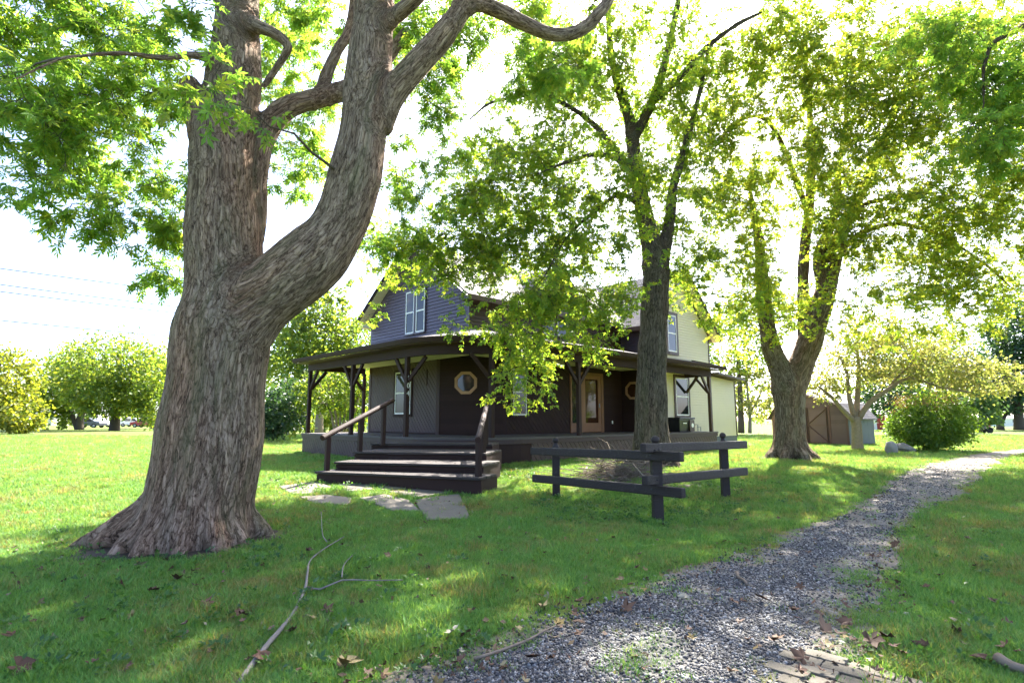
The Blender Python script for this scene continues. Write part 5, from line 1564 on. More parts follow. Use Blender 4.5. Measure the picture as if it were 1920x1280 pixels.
def simple_house(name, label, px0, px1, Y, wall_h, roof_h, wall_mat, roof_mat, wins=(), cat='house', depth=6.0, door=None):
    a, b = at(px0, 790, Y), at(px1, 790, Y)
    z = float(ground_z(a[0], Y)); W = b[0] - a[0]
    h = empty(name, (a[0], Y, z)); tag(h, label, cat)
    MB().box(0, W, 0, depth, -.1, wall_h).build('wall', wall_mat, h)
    mb = MB()
    mb.prism([(-.3, -.3, wall_h - .05), (-.3, depth / 2, wall_h + roof_h), (-.3, depth + .3, wall_h - .05)], (W + .6, 0, 0)); o = mb.build('roof', roof_mat, h); uv_slope(o.data)
    for u0, u1, v0, v1 in wins:
        w = MB().box(u0 * W - .06, u1 * W + .06, -.03, -.001, v0 - .06, v1 + .06).build('window', M['white'], h)
        MB().box(u0 * W, u1 * W, -.045, -.031, v0, v1).build('pane', M['glass'], w)
    if door: MB().box(door[0] * W, door[1] * W, -.035, -.001, 0, 2.0).build('door', M['white'], h)
    return h
simple_house('red_barn', 'small red barn with a pale roof behind the crab apple tree', 1622, 1660, 66, 1.9, 1.5, M['red_barn'], M['white'], [(0.15, 0.3, .7, 1.5)], 'barn', door=(0.42, 0.56))
simple_house('white_house', 'low white house far beyond the right hand trees', 1838, 1990, 105, 1.5, 0.5, M['white'], M['metal_grey'], [(0.15, 0.22, .6, 1.2), (0.4, 0.47, .6, 1.2), (0.6, 0.67, .6, 1.2)], depth=8)
simple_house('white_house', 'small white house far off at the left end of the lawn', 58, 98, 120, 2.2, 1.4, M['white'], M['metal_grey'], [(0.2, 0.35, .8, 1.7), (0.6, 0.75, .8, 1.7)], depth=8)
simple_house('white_house', 'white house glimpsed through the shrub behind the porch posts', 628, 712, 74, 3.0, 1.8, M['white'], M['metal_grey'], [(0.2, 0.3, 1.0, 2.2), (0.62, 0.72, 1.0, 2.2)], depth=8)

# ------------------------------------------------------------------ far vehicles
def car(name, label, px_, Y, mat, L=4.3, rot=0.0):
    p = at(px_, 790, Y); z = float(ground_z(p[0], Y))
    c = empty(name, (p[0], Y, z), rot); tag(c, label, 'car', 'cars parked across the far left lawn')
    h = L / 2
    prof = [(-h, .35), (-h, .75), (-h + .15, .85), (-h + .8, .92), (-h + 1.4, 1.42), (h - 1.6, 1.45), (h - .8, .98), (h - .1, .88), (h, .7), (h, .35)]
    MB().prism([(x, -.85, zz) for x, zz in prof], (0, 1.7, 0)).build('body', mat, c, bevel=.04)
    for x0, x1 in ((-h + 1.05, -.1), (0, h - 1.2)):
        MB().prism([(x0, -.862, .95), (x1, -.862, .95), (x1 - (.3 if x0 >= 0 else 0), -.862, 1.36), (x0 + (.3 if x0 < 0 else 0), -.862, 1.36)], (0, .01, 0)).build('side_window', M['glass'], c)
    for x in (-h + .8, h - .85):
        for y in (-.86, .66):
            w = MB().tube([(x, y, .32), (x, y + .2, .32)], [.32, .32], 14).build('wheel', M['rubber'], c)
            MB().tube([(x, y - .005, .32), (x, y + .205, .32)], [.18, .18], 10).build('rim', M['metal_grey'], w)
car('parked_car', 'white car far off beside the left tree trunks', 182, 92, M['car_white'])
car('parked_car', 'dark car far off between the two left tree trunks', 168, 84, M['car_dark'])
car('parked_car', 'red car far off near the big maple trunk', 276, 88, M['car_red'])
car('parked_car', 'white car right of the thick left tree trunk', 252, 96, M['car_white'])
# garden tractor, far right
p = at(1838, 790, 50); tz = float(ground_z(p[0], 50))
tr_ = empty('garden_tractor', (p[0], 50, tz)); tag(tr_, 'small dark garden tractor parked beyond the round bush', 'tractor')
MB().box(-.75, .15, -.3, .3, .35, .72).build('bonnet', M['car_dark'], tr_, bevel=.05)
MB().box(.15, .75, -.42, .42, .32, .5).build('fender', M['car_dark'], tr_, bevel=.04)
MB().box(.25, .7, -.2, .2, .5, .6).build('seat', M['rubber'], tr_, bevel=.02)
MB().box(.62, .72, -.2, .2, .6, .95).build('seat_back', M['car_red'], tr_, bevel=.02)
MB().tube([(-.05, 0, .7), (.15, 0, .95)], [.02, .02], 6).build('steering_column', M['rubber'], tr_)
for x, r in ((-.5, .2), (.45, .28)):
    for y in (-.42, .27): MB().tube([(x, y, r), (x, y + .15, r)], [r, r], 14).build('wheel', M['rubber'], tr_)

# ------------------------------------------------------------------ power lines
def wire(label, a, b, sag):
    n = 24
    pts = []
    for k in range(n + 1):
        f = k / n
        q = np.asarray(a) * (1 - f) + np.asarray(b) * f
        pts.append((q[0], q[1], q[2] - sag * 4 * f * (1 - f)))
    o = MB().tube(pts, [0.04] * len(pts), 5).build('power_line', M['wire']); tag(o, label, 'cable', 'power lines crossing the left sky')
PO = np.array([-44.0, 36.0, 0.15]); PE = np.array([-3.0, 66.0, 0.15])
for k, (h0, h1, lab) in enumerate(((at(-260, 470, 36)[2], at(620, 580, 66)[2], 'uppermost thin power line crossing the left sky'), (at(-260, 500, 36)[2], at(620, 608, 66)[2], 'second power line from the top in the left sky'),
                                   (at(-260, 514, 36)[2], at(620, 618, 66)[2], 'third power line from the top in the left sky'), (at(-260, 574, 36)[2], at(620, 654, 66)[2], 'lowest power line in the left sky'))):
    a = at(-260, 600, 36); b = at(640, 600, 66)
    wire(lab, (a[0], 36, h0), (b[0], 66, h1), 0.25)
for nm, q, Yq, H_ in (('near', at(-262, 600, 36), 36, at(-260, 455, 36)[2]), ('far', at(640, 600, 66), 66.2, at(620, 575, 66)[2])):
    u = empty('utility_pole', (q[0], Yq, .15)); tag(u, 'wooden utility pole carrying the lines behind the house' if nm == 'far' else 'wooden utility pole left of the lawn', 'pole')
    MB().tube([(0, 0, -.3), (0, 0, H_ + .3)], [.15, .11], 10).build('shaft', M['twig'], u)
    MB().box(-.9, .9, -.06, .06, H_ - .5, H_ - .36).build('crossarm', M['twig'], u)
# ------------------------------------------------------------------ rail fence corner
def G_(px, py): return gp(px, py)
fz = lambda p: float(ground_z(p[0], p[1]))
FP = [G_(1043, 931), G_(1234, 977), G_(1361, 932)]
FP = [np.array([p[0], p[1], fz(p)]) for p in FP]
fence = empty('rail_fence', tuple(FP[1])); tag(fence, 'dark two rail timber fence corner with ball topped posts', 'fence')
def fence_post(p, h, w):
    d = p - FP[1]
    x, y, z = d
    o = MB().box(x - w, x + w, y - w, y + w, z - .2, z + h).build('post', M['fence'], fence, bevel=.012)
    o2 = MB().lathe([(w * 1.0, 0), (w * 1.02, .03), (w * .62, .07), (w * .5, .085), (w * .5, .10)], (x, y, z + h - .001), 16).build('cap', M['fence'], o, smooth_shade=True)
    prof = []
    R = w * .86
    for k in range(11):
        a = -math.pi / 2 + math.pi * k / 10
        prof.append((max(R * math.cos(a), .004), R + R * math.sin(a)))
    MB().lathe(prof, (x, y, z + h + .09), 18).build('ball', M['fence'], o, smooth_shade=True)
    return o
tops = [816, 818, 812]
fence_post(FP[0], 0.80, .062); fence_post(FP[1], 0.90, .066); fence_post(FP[2], 0.86, .060)
def rail(a, b, w=.085, h=.125):
    o = MB().bar(tuple(np.asarray(a) - FP[1]), tuple(np.asarray(b) - FP[1]), w, h).build('rail', M['fence'], fence, bevel=.016)
    return o
YL0, YL1 = FP[0][1] - .10, FP[1][1] + 0.02
front = np.array([0.0, -.12, 0])
# left rails run behind the corner post, right rails in front
rail(at(998, 845, FP[0][1] - .12 + .12), at(1279, 856, FP[1][1] - .12 - .35))
rail(at(1001, 896, FP[0][1] - .12 + .12), at(1282, 924, FP[1][1] - .12 - .35))
rail(at(1205, 840, FP[1][1] - .24), at(1397, 833, FP[2][1] + .02))
rail(at(1208, 901, FP[1][1] - .24), at(1398, 883, FP[2][1] + .02))

for (bx, by, Yb) in ((1033, 846, FP[0][1] - .06), (1034, 899, FP[0][1] - .06), (1227, 843, FP[1][1] - .30), (1219, 854, FP[1][1] - .44), (1222, 917, FP[1][1] - .44), (1232, 899, FP[1][1] - .29), (1360, 835, FP[2][1] - .05), (1361, 887, FP[2][1] - .05), (1352, 835, FP[2][1] - .05)):
    p = at(bx, by, Yb) - FP[1]
    MB().tube([tuple(p), tuple(p + np.array([0, -.02, 0]))], [.012, .010], 10).build('bolt', M['rubber'], fence)

# ------------------------------------------------------------------ flagstones, pavers, boulders
def stone(name, pts, th, mat, parent=None, seed=0, bev=.012):
    me = MB().prism(pts, (0, 0, th)).mesh(name, mat, bev)
    return link(name, me, None, parent)
flag = empty('flagstone_walk', tuple(gp(760, 940))); tag(flag, 'broken flagstone walk in front of the porch stair', 'path')
fo = np.array(flag.location)
FS = [[(776, 938), (862, 926), (884, 974), (800, 977)], [(672, 934), (720, 926), (768, 938), (790, 960), (735, 958)], [(726, 922), (790, 917), (858, 922), (775, 934)], [(520, 912), (590, 903), (625, 914), (590, 926), (545, 926)],
      [(632, 908), (690, 906), (700, 918), (650, 922)], [(706, 909), (770, 908), (786, 914), (716, 919)], [(560, 932), (610, 928), (660, 934), (650, 948), (590, 944)], [(800, 909), (850, 911), (846, 919), (798, 915)]]
FLAGW = []
for k, q in enumerate(FS):
    P = np.array([gp(x, y) for x, y in q])
    FLAGW.append(P[:, :2])
    # extra corners make the outline uneven
    pts = []
    for i in range(len(P)):
        a, b = P[i], P[(i + 1) % len(P)]
        c = P.mean(0)
        pts.append(tuple(a + (c - a) * .03 - fo))
        m = (a + b) / 2 + (c - (a + b) / 2) * random.uniform(-.05, .08)
        pts.append(tuple(m - fo))
    pts = [(x, y, z - .05) for x, y, z in pts]
    stone('flagstone', pts, .066, M['flagstone'], flag, k)
pav = empty('brick_paving', tuple(gp(1600, 1255))); tag(pav, 'patch of old paving bricks at the lower right edge of the path', 'paving')
po_ = np.array(pav.location)
pa, pb, pc_ = gp(1517, 1222), gp(1660, 1262), gp(1580, 1300)
ux = (pb - pa); ux /= np.linalg.norm(ux); uy = np.array([-ux[1], ux[0], 0]) * -1
BRW = []
for r in range(5):
    for c in range(5):
        L, W = .20, .098
        o0 = pa + ux * (c * (L + .008) - (r % 2) * .1) + uy * (r * (W + .008)) + np.array([random.uniform(-.004, .004), random.uniform(-.004, .004), 0])
        q = [o0, o0 + ux * L, o0 + ux * L + uy * W, o0 + uy * W]
        z = float(ground_z(q[0][0], q[0][1])) - .036 + random.uniform(-.004, .004)
        BRW.append((q[0] + q[2])[:2] / 2)
        stone('brick', [(p[0] - po_[0], p[1] - po_[1], z - po_[2]) for p in q], .055, M['paver'], pav, bev=.006)
def boulder(label, px_, py_, Y, sx, sy, sz, seed):
    rng = np.random.default_rng(seed)
    p = at(px_, py_, Y); z = float(ground_z(p[0], p[1]))
    bm = bmesh.new(); bmesh.ops.create_icosphere(bm, subdivisions=3, radius=1.0)
    pl3 = [(norm(rng.normal(0, 1, 3)), rng.uniform(.62, .9)) for _ in range(12)]
    for v in bm.verts:
        c = np.array(v.co)
        for n_, d_ in pl3:
            e_ = c @ n_ - d_
            if e_ > 0: c = c - n_ * e_
        v.co = (c[0] * sx, c[1] * sy, c[2] * sz + sz * .55)
    me = bpy.data.meshes.new('boulder'); bm.to_mesh(me); bm.free()
    o = link('boulder', me, M['boulder']); o.location = (p[0], p[1], z); o.rotation_euler = (0, 0, rng.uniform(0, 3))
    tag(o, label, 'rock', 'pale boulders beside the bush')
boulder('small upright pale boulder left of the round bush', 1670, 845, 19.6, .2, .22, .30, 3)
boulder('wider flat pale boulder beside the round bush', 1692, 842, 20.3, .42, .34, .25, 6)

# ------------------------------------------------------------------ fallen branches
def curve_branch(mb, px_rows, r0, r1, lift=.012, n=8):
    P = np.array([gp(x, y) for x, y in px_rows])
    P[:, 2] += lift + np.array([random.uniform(0, .03) for _ in P])
    R = np.linspace(r0, r1, len(P))
    c, r = catmull(P, R, .08)
    mb.tube([tuple(p) for p in c], list(r), n)
mb = MB()
curve_branch(mb, [(448, 1290), (470, 1258), (500, 1225), (530, 1188), (553, 1150), (572, 1112), (576, 1085), (582, 1058), (608, 1034), (645, 1012)], .017, .006, .02)
curve_branch(mb, [(574, 1108), (600, 1112), (640, 1102), (690, 1100), (755, 1098)], .009, .004, .03)
curve_branch(mb, [(612, 1030), (604, 1010), (602, 970)], .007, .003, .05)
curve_branch(mb, [(640, 1100), (645, 1070), (665, 1048)], .006, .003, .05)
mb.build('fallen_branch', M['twig_pale'], smooth_shade=True)
tag(bpy.data.objects['fallen_branch'], 'long pale forked branch lying on the grass at the front', 'branch')
mb = MB()
curve_branch(mb, [(890, 1245), (940, 1228), (985, 1214), (1005, 1200), (1030, 1188), (1052, 1178)], .010, .004, .02)
curve_branch(mb, [(985, 1214), (980, 1200)], .005, .003, .03)
o = mb.build('fallen_branch', M['stick'], smooth_shade=True); tag(o, 'thin brown stick lying at the edge of the gravel', 'branch')
mb = MB(); curve_branch(mb, [(1382, 1080), (1385, 1090), (1395, 1098), (1402, 1104)], .014, .01, .02)
o = mb.build('fallen_branch', M['stick'], smooth_shade=True); tag(o, 'short curved stick lying on the gravel path', 'branch')
mb = MB(); curve_branch(mb, [(1872, 1250), (1900, 1262), (1950, 1275)], .03, .022, .02)
o = mb.build('fallen_branch', M['stick'], smooth_shade=True); tag(o, 'thick broken stick at the lower right corner', 'branch')

# brush pile at the foot of the middle tree
rng = np.random.default_rng(5)
bc = gp(1165, 898)
brush = empty('brush_pile', (bc[0], bc[1], fz(bc))); tag(brush, 'heap of dead twigs piled behind the corner fence post', 'brush pile')
segs = []
for k in range(520):
    a = rng.uniform(0, 2 * math.pi); rr = abs(rng.normal(0, .45)) + .02
    x, y = rr * math.cos(a) * 1.35, rr * math.sin(a) * .6
    hz = max(.02, (.42 - .42 * rr) * rng.uniform(0, 1))
    L = rng.uniform(.25, .9); d = norm(np.array([rng.normal(0, 1), rng.normal(0, .6), rng.normal(.0, .22)]))
    p = np.array([x, y, hz]); m_ = p + d * L * .5 + rng.normal(0, .04, 3); e_ = p + d * L + rng.normal(0, .05, 3)
    for q in (m_, e_): q[2] = max(q[2], .01)
    r0 = rng.uniform(.003, .009)
    segs.append((np.stack([p, m_, e_]), np.array([r0, r0 * .8, r0 * .4])))
V, F = tubes_np(segs, 4)
tag(link('twigs', np_mesh('twigs', V, F, M['stick'], True), None, brush), kind='stuff')
for (x0, y0), (x1, y1), h0, h1, r in (((1090, 893), (1075, 868), .02, .12, .03), ((1150, 905), (1085, 868), .10, .12, .02), ((1190, 900), (1140, 858), .15, .35, .018), ((1215, 912), (1150, 880), .1, .3, .02), ((1120, 905), (1200, 893), .1, .1, .016), ((1160, 880), (1235, 890), .35, .2, .016), ((1110, 880), (1080, 850), .1, .35, .008)):
    a, b = gp(x0, y0), gp(x1, y1)
    a[2] += h0; b[2] += h1; b[1] = a[1] + .5 if b[1] > a[1] + 1.2 else b[1]
    m_ = (a + b) / 2 + rng.normal(0, .03, 3)
    l0 = np.array(brush.location)
    MB().tube([tuple(a - l0), tuple(m_ - l0), tuple(b - l0)], [r, r * .9, r * .75], 8).build('branch', M['stick'], brush, smooth_shade=True)

# ------------------------------------------------------------------ fallen leaves
def fallen_leaf_mesh(seed):
    rng = np.random.default_rng(seed)
    T, F = leaf_template('maple5')
    T = T.copy()
    for k in range(5):
        m_ = (T[1 + 3 * k] + T[2 + 3 * k]) / 2
        for q in (1, 2): T[q + 3 * k] = m_ * 1.05 + (T[q + 3 * k] - m_) * 1.7
    r = np.hypot(T[:, 0], T[:, 1] - .35)
    T[:, 1] -= .35
    T[:, 2] = .42 * r ** 2 * rng.uniform(.4, 1.3) + rng.normal(0, .07, len(T)) + .10
    T[:, 0] *= rng.uniform(.75, 1.0) ; T *= 1.25
    T[1:, :2] *= rng.uniform(.85, 1.15, (len(T) - 1, 1))
    # widen lobes into a fuller leaf: web between lobes
    webs = [(0, 4, 1), (0, 2, 7), (0, 10, 5), (0, 8, 13)]
    F2 = [tuple(f) for f in F] + webs
    return np_mesh('fallen_leaf', T, np.array(F2), M['dry_leaf'])
FLM = [fallen_leaf_mesh(100 + k) for k in range(6)]
rng = np.random.default_rng(9)
known = [(290, 1120, .16), (655, 1262, .17), (615, 1152, .13), (42, 1270, .2), (850, 1200, .15), (390, 1145, .13), (455, 1168, .12), (330, 1095, .15), (262, 1067, .14), (1020, 1145, .14), (1085, 1205, .13), (1090, 1140, .13), (1180, 1150, .13), (1050, 1180, .1), (1280, 1130, .11), (1150, 1015, .1), (1375, 1140, .12), (1430, 1135, .13),
         (1540, 1185, .16), (1640, 1220, .17), (1500, 1245, .14), (1730, 1225, .14), (1660, 1210, .14), (1680, 1030, .14), (1765, 1090, .1), (1500, 1110, .1), (1390, 1180, .1), (900, 1015, .12), (795, 985, .1), (725, 1050, .1), (690, 1075, .1), (580, 1040, .1), (490, 1250, .15), (545, 1195, .12), (230, 1000, .1), (1000, 1250, .12), (860, 1258, .13), (1460, 1215, .12), (1840, 1250, .13), (1880, 1225, .13), (1790, 1195, .12), (1585, 1180, .12)]
spots = [(x, y, s) for x, y, s in known]
while len(spots) < 150:
    x, y = rng.uniform(0, 1920), 905 + 375 * rng.uniform(0, 1) ** 1.2
    p = gp(x, y)
    if p[1] > 10.5 and -4.5 < p[0] < 0.2: continue
    if np.hypot(p[0] - BT[0], p[1] - BT[1]) < 1.25: continue
    spots.append((x, y, rng.uniform(.05, .10)))
for k, (x, y, s) in enumerate(spots):
    p = gp(x, y)
    o = link('fallen_leaf', FLM[k % 6])
    o.location = (p[0], p[1], fz(p) + .035 + .01 * rng.uniform(0, 1))
    o.rotation_euler = (rng.normal(0, .35), rng.normal(0, .35), rng.uniform(0, 6.28))
    o.scale = (s * .5,) * 3
    pdv = path_depth(np.array([p[0]]), np.array([p[1]]))[0]
    lab = ('dry leaf lying on the grey gravel path' if pdv > 0 else 'dry leaf on the grass right of the gravel path' if p[0] > 1.2 and x > 1500 else 'dry leaf on the grass left of the long fallen branch' if x < 560 else
           'dry leaf near the foot of the rail fence' if y < 1000 else 'dry leaf on the grass between fallen branch and gravel')
    tag(o, lab, 'leaf', lab.replace('dry leaf', 'dry leaves'))

# bare soil where roots meet the lawn
def soil_patch(c, rx, ry, label, seed):
    rg = np.random.default_rng(seed)
    n_, m_ = 64, 7
    V = [(c[0], c[1], float(ground_z(c[0], c[1])) + .006)]
    ph = rg.uniform(0, 6.28, 5)
    for j in range(1, m_ + 1):
        for k in range(n_):
            a = 2 * math.pi * k / n_
            w = 1 + .12 * math.sin(3 * a + ph[0]) + .10 * math.sin(5 * a + ph[1]) + .07 * math.sin(11 * a + ph[2])
            x, y = c[0] + rx * w * j / m_ * math.cos(a), c[1] + ry * w * j / m_ * math.sin(a)
            V.append((x, y, float(ground_z(x, y)) + .006 + .02 * (1 - j / m_) - (.012 if j == m_ else 0)))
    F = [(0, 1 + k, 1 + (k + 1) % n_) for k in range(n_)]
    for j in range(m_ - 1):
        for k in range(n_):
            a, b = 1 + j * n_ + k, 1 + j * n_ + (k + 1) % n_
            F += [(a, a + n_, b + n_), (a, b + n_, b)]
    o = link('soil_patch', np_mesh('soil_patch', np.array(V), np.array(F), M['soil'], True))
    tag(o, label, 'soil', kind='structure')
soil_patch((BT[0] - .12, BT[1] - .02), 1.12, 0.98, 'bare soil around the roots of the big maple', 1)
soil_patch(gp(1215, 905), 1.2, .8, 'bare soil under the brush pile by the fence', 2)
soil_patch((RT[0], RT[1]), 1.0, .8, 'bare soil around the forked maple', 3)

# ------------------------------------------------------------------ grass, weeds and gravel (uncountable)
PROTO = bpy.data.collections.new('prototypes')     # meshes the scatter uses; not in the scene
def scatter(name, protos, pts, rot, scl, which, label, cat):
    me = bpy.data.meshes.new(name)
    me.vertices.add(len(pts)); me.vertices.foreach_set('co', np.asarray(pts, np.float32).ravel())
    for an, tp, key, arr in (('rot', 'FLOAT_VECTOR', 'vector', rot), ('scl', 'FLOAT', 'value', scl), ('kind_id', 'INT', 'value', which)):
        a = me.attributes.new(an, tp, 'POINT')
        a.data.foreach_set(key, np.ascontiguousarray(arr, np.int32 if tp == 'INT' else np.float32).ravel())
    me.update()
    o = link(name, me)
    ng = bpy.data.node_groups.new(name + '_scatter', 'GeometryNodeTree')
    ng.interface.new_socket('Geometry', in_out='INPUT', socket_type='NodeSocketGeometry')
    ng.interface.new_socket('Geometry', in_out='OUTPUT', socket_type='NodeSocketGeometry')
    nd, lk = ng.nodes, ng.links
    gi, go = nd.new('NodeGroupInput'), nd.new('NodeGroupOutput')
    jn = nd.new('GeometryNodeJoinGeometry')
    def attr(nm, tp):
        n = nd.new('GeometryNodeInputNamedAttribute'); n.data_type = tp; n.inputs['Name'].default_value = nm
        return n.outputs[0]
    ra, sa, ka = attr('rot', 'FLOAT_VECTOR'), attr('scl', 'FLOAT'), attr('kind_id', 'INT')
    for k, po in enumerate(protos):
        ip = nd.new('GeometryNodeInstanceOnPoints')
        oi = nd.new('GeometryNodeObjectInfo'); oi.inputs['Object'].default_value = po
        cp = nd.new('FunctionNodeCompare'); cp.data_type = 'INT'; cp.operation = 'EQUAL'
        ii = [s for s in cp.inputs if s.type == 'INT']
        lk.new(ka, ii[0]); ii[1].default_value = k
        lk.new(cp.outputs[0], ip.inputs['Selection'])
        lk.new(gi.outputs[0], ip.inputs['Points'])
        lk.new(oi.outputs['Geometry'], ip.inputs['Instance'])
        lk.new(ra, ip.inputs['Rotation']); lk.new(sa, ip.inputs['Scale'])
        lk.new(ip.outputs[0], jn.inputs[0])
    lk.new(jn.outputs[0], go.inputs[0])
    md = o.modifiers.new('scatter', 'NODES'); md.node_group = ng
    tag(o, label, cat, kind='stuff')
    return o
def proto(name, V, F, mat):
    o = bpy.data.objects.new(name, np_mesh(name, V, F, mat))
    PROTO.objects.link(o)
    return o
def tuft(seed, nb, spread, h, w):
    rng = np.random.default_rng(seed)
    V, F = [], []
    for k in range(nb):
        a = rng.uniform(0, 2 * math.pi); r = spread * math.sqrt(rng.uniform(0, 1))
        b = np.array([r * math.cos(a), r * math.sin(a), -.008])
        ya = rng.uniform(0, 2 * math.pi); s = np.array([math.cos(ya), math.sin(ya), 0]); d = np.array([-s[1], s[0], 0])
        hh = h * rng.uniform(.5, 1.2); lean = rng.uniform(.15, 1.0) * hh
        i = len(V)
        for f, ww in ((0, 1.0), (.55, .8)):
            c = b + np.array([0, 0, hh * f * (1 - .18 * f)]) + d * lean * f * f
            V += [c - s * w * ww / 2, c + s * w * ww / 2]
        V.append(b + np.array([0, 0, hh * .86]) + d * lean)
        F += [(i, i + 1, i + 3), (i, i + 3, i + 2), (i + 2, i + 3, i + 4)]
    return np.array(V), np.array(F)
tufts = [proto('grass_tuft', *tuft(200 + k, 24, .07, .066, .0056), M['grass']) for k in range(4)]
rng = np.random.default_rng(31)
def path_side(x, y):
    d = np.hypot(x[:, None] - pc[None, :, 0], y[:, None] - pc[None, :, 1]); j = d.argmin(1)
    return ((x - pc[j, 0]) * nn[j, 0] + (y - pc[j, 1]) * nn[j, 1]) / hw[j]
def lawn_points(n, y0, y1, pw=1.0):
    """more tufts near the viewer: density falls with distance"""
    f = rng.uniform(0, 1, n)
    yy = y0 * (y1 / y0) ** (f ** pw)
    xx = rng.uniform(-1, 1, n) * (yy * 1.02 + 1.2)
    return xx, yy
def in_poly(x, y, P):
    c = np.zeros(len(x), bool)
    for i in range(len(P)):
        (x0, y0), (x1, y1) = P[i], P[(i + 1) % len(P)]
        k = ((y0 > y) != (y1 > y)) & (x < (x1 - x0) * (y - y0) / (y1 - y0 + 1e-9) + x0)
        c ^= k
    return c
gx, gy = lawn_points(125000, 2.5, 42)
keep = np.ones(len(gx), bool)
pd = path_depth(gx, gy)
pn = np.sin(gx * 3.1 + gy * 1.7) * np.sin(gy * 2.7 - gx * 1.1) + .6 * np.sin(gx * 7.3 - gy * 5.1)
keep &= rng.uniform(0, 1, len(gx)) < np.clip(1 - (pd + .22 - .30 * pn) / .62, .04, 1) + .3 * np.clip(pn - .2, 0, 1) + .35 * np.clip(path_side(gx, gy) - .1 + .3 * pn, 0, 1)
keep &= np.hypot((gx - (BT[0] - .1)) / 1.15, gy - BT[1]) > .84 + .30 * rng.uniform(0, 1, len(gx)) ** 1.5 + .10 * np.sin(np.arctan2(gy - BT[1], gx - BT[0]) * 5)
for P in FLAGW: keep &= ~(in_poly(gx, gy, P) & (rng.uniform(0, 1, len(gx)) > .06))
for b in BRW: keep &= (np.hypot(gx - b[0], gy - b[1]) > .085) | (rng.uniform(0, 1, len(gx)) < .06)
hl = np.stack([gx - HX[0], gy - HX[1]], 1)
la, lb = hl @ ER, hl @ EL
keep &= ~((la > -2.35) & (lb > -2.55) & (la < 16) & (lb < 7))
st_poly = [to_world((f[0], f[1], 0))[:2] for f in (fronts[0][0], fronts[0][1])] + [to_world((top_r[0], top_r[1], 0))[:2], to_world((top_l[0], top_l[1], 0))[:2]]
keep &= ~in_poly(gx, gy, st_poly)
keep &= np.hypot(gx - MT[0], gy - MT[1]) > .5
keep &= np.hypot(gx - RT[0], gy - RT[1]) > .6
bare = np.sin(gx * 1.9 + .7 * gy + 1) * np.sin(gy * 2.3 - gx * .8) + .5 * np.sin(gx * 4.7 + 2 * gy)
keep &= rng.uniform(0, 1, len(gx)) > .45 * np.clip(bare - .55, 0, 1)
gx, gy = gx[keep], gy[keep]
n = len(gx)
hn = np.sin(gx * 2.9 + 1.1 * gy) * np.sin(gy * 3.7 - .9 * gx) + .7 * np.sin(gx * 8.3 + gy * 6.1) * np.sin(gy * 9.7)
gs = (0.74 + .028 * gy) * rng.uniform(.6, 1.35, n) * (1 + .28 * hn) * np.where(path_depth(gx, gy) > -.1, .6, 1.0)
rot = np.stack([rng.normal(0, .12, n), rng.normal(0, .12, n), rng.uniform(0, 6.283, n)], 1)
scatter('grass', tufts, np.stack([gx, gy, ground_z(gx, gy)], 1), rot, gs, rng.integers(0, 4, n), 'short mown grass blades covering the lawn', 'grass')

# broadleaf weeds round trunk foot, fence and house
def weed(seed, n_, r, kind='simple'):
    rg = np.random.default_rng(seed)
    a = rg.uniform(0, 6.283, n_); e = rg.uniform(.1, 1.1, n_)
    d = np.stack([np.cos(a) * np.cos(e), np.sin(a) * np.cos(e), np.sin(e)], 1)
    pos = d * rg.uniform(.3, 1.0, (n_, 1)) * r * .8
    return leaves_np(pos, d + np.array([0, 0, -.2]), rg.uniform(.35, .7, n_) * r * .55, kind, 1.0, rg)
weeds = [proto('weed_plant', *weed(300 + k, 16, .13, ['simple', 'maple3', 'simple'][k]), M['weed']) for k in range(3)]
wp = []
for x0, x1, y0, y1, m in ((1000, 1400, 905, 975, 190), (940, 1010, 878, 900, 60), (1030, 1330, 940, 990, 130), (110, 540, 985, 1055, 95), (560, 900, 898, 920, 40), (0, 900, 1040, 1270, 170), (480, 600, 885, 925, 40), (1300, 1500, 880, 960, 40), (1380, 1900, 1000, 1270, 110), (930, 1200, 872, 880, 60)):
    for _ in range(m): wp.append(gp(rng.uniform(x0, x1), rng.uniform(y0, y1)))
wp = np.array(wp)
k = np.hypot(wp[:, 0] - BT[0], wp[:, 1] - BT[1]) > .75
k &= path_depth(wp[:, 0], wp[:, 1]) < .1
wp = wp[k]; n = len(wp)
scatter('weeds', weeds, np.stack([wp[:, 0], wp[:, 1], ground_z(wp[:, 0], wp[:, 1])], 1), np.stack([rng.normal(0, .2, n), rng.normal(0, .2, n), rng.uniform(0, 6.283, n)], 1), rng.uniform(.35, 1.1, n), rng.integers(0, 3, n),
        'broadleaf weeds growing among the grass and round the fence', 'weeds')

# loose gravel
def pebble(seed):
    rg = np.random.default_rng(seed)
    bm = bmesh.new(); bmesh.ops.create_icosphere(bm, subdivisions=1, radius=.0095)
    s = rg.uniform(.65, 1.25, 3) * np.array([1.1, 1.1, .75])
    V = np.array([v.co for v in bm.verts]) * s + rg.normal(0, .0014, (len(bm.verts), 3))
    F = np.array([[v.index for v in f.verts] for f in bm.faces]); bm.free()
    return V, F
pebbles = [proto('pebble', *pebble(400 + k), M['pebble']) for k in range(5)]
gx, gy = lawn_points(520000, 2.5, 15)
pd = path_depth(gx, gy)
pn = np.sin(gx * 3.1 + gy * 1.7) * np.sin(gy * 2.7 - gx * 1.1) + .6 * np.sin(gx * 7.3 - gy * 5.1)
k = (pd > .02 + .2 * rng.uniform(0, 1, len(gx)) ** 2) & (rng.uniform(0, 1, len(gx)) < np.clip(.95 - .5 * np.clip(pn + .1, 0, 2) - .045 * gy, .05, 1) * np.clip(pd * 2.6, 0, 1) * np.clip(1.15 - 1.1 * np.clip(path_side(gx, gy) + .25 * pn, 0, 1), .12, 1))
k |= (pd > -.12) & (rng.uniform(0, 1, len(gx)) < .06)
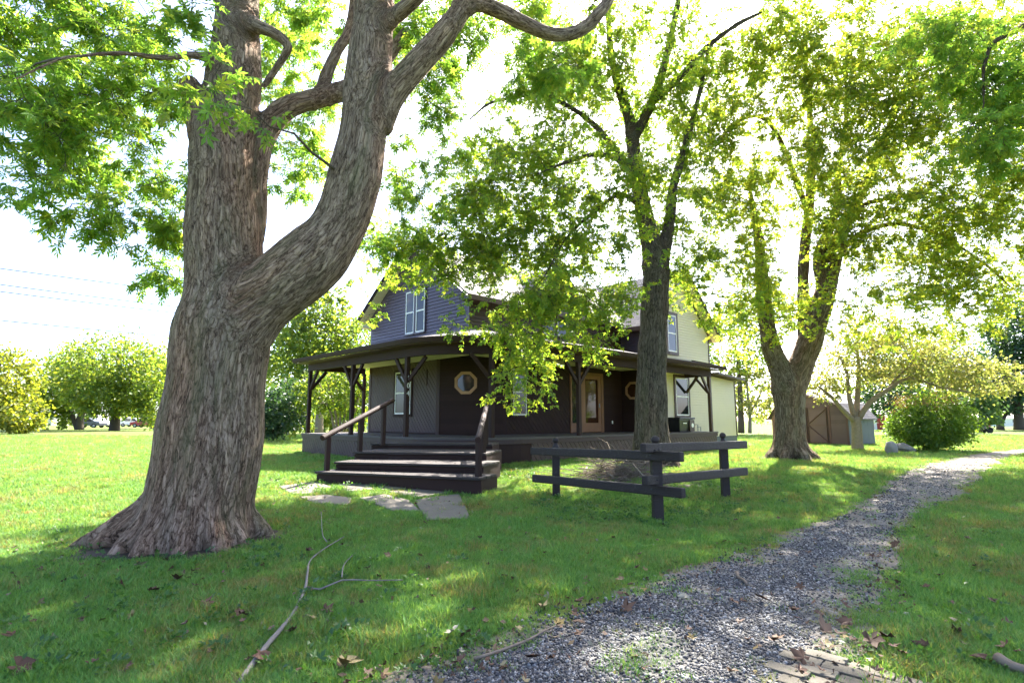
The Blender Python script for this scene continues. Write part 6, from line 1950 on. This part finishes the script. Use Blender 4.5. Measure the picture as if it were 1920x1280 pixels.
gx, gy = gx[k], gy[k]; n = len(gx)
kk = np.zeros(n, bool)
for b in BRW: kk |= np.hypot(gx - b[0], gy - b[1]) < .07
gx, gy = gx[~kk], gy[~kk]; n = len(gx)
pz = ground_z(gx, gy) + .012 * np.clip(path_depth(gx, gy), 0, 1) ** .5 + .006
scatter('gravel', pebbles, np.stack([gx, gy, pz], 1), rng.uniform(0, 6.283, (n, 3)), rng.uniform(.35, 1.2, n) ** 1.2 * (1 + .03 * gy), rng.integers(0, 5, n), 'loose grey crushed stone on the path', 'gravel')

# leaf litter and twig crumbs too small to count
def crumb(seed):
    rg = np.random.default_rng(seed)
    T, F = leaf_template('maple3' if seed % 2 else 'simple')
    T = T.copy(); T[:, 2] += rg.normal(0, .12, len(T)) + .1
    return T * .05, F
crumbs = [proto('leaf_crumb', *crumb(500 + k), M['dry_leaf']) for k in range(4)]
lx, ly = lawn_points(9500, 2.5, 22)
pd = path_depth(lx, ly)
k = (rng.uniform(0, 1, len(lx)) < np.where((pd > -.5) & (pd < .35), .8, .22)) | (np.hypot(lx - BT[0], ly - BT[1]) < 1.8)
k &= np.hypot(lx - BT[0], ly - BT[1]) > .9
hl = np.stack([lx - HX[0], ly - HX[1]], 1); la, lb = hl @ ER, hl @ EL
k &= ~((la > -2.4) & (lb > -2.6))
k &= ~in_poly(lx, ly, st_poly)
lx, ly = lx[k], ly[k]; n = len(lx)
scatter('leaf_litter', crumbs, np.stack([lx, ly, ground_z(lx, ly) + .022], 1), np.stack([rng.normal(0, .5, n), rng.normal(0, .5, n), rng.uniform(0, 6.28, n)], 1), rng.uniform(.35, 1.1, n), rng.integers(0, 4, n), 'small brown leaf litter scattered over grass and gravel', 'litter')
# crumbs on the stair treads
tx = []
for i in range(4):
    l, r, z = fronts[i]
    e = (r - l); dn = np.array([-e[1], e[0], 0]) / np.linalg.norm(e)
    for _ in range(38):
        q = l + e * rng.uniform(.03, .97) + dn * rng.uniform(.08, .5)
        tx.append(to_world((q[0], q[1], z + .004)))
tx = np.array(tx); n = len(tx)
scatter('tread_litter', crumbs, tx, np.stack([rng.normal(0, .2, n), rng.normal(0, .2, n), rng.uniform(0, 6.28, n)], 1), rng.uniform(.25, .7, n), rng.integers(0, 4, n), 'dry leaf crumbs lying on the stair treads', 'litter')
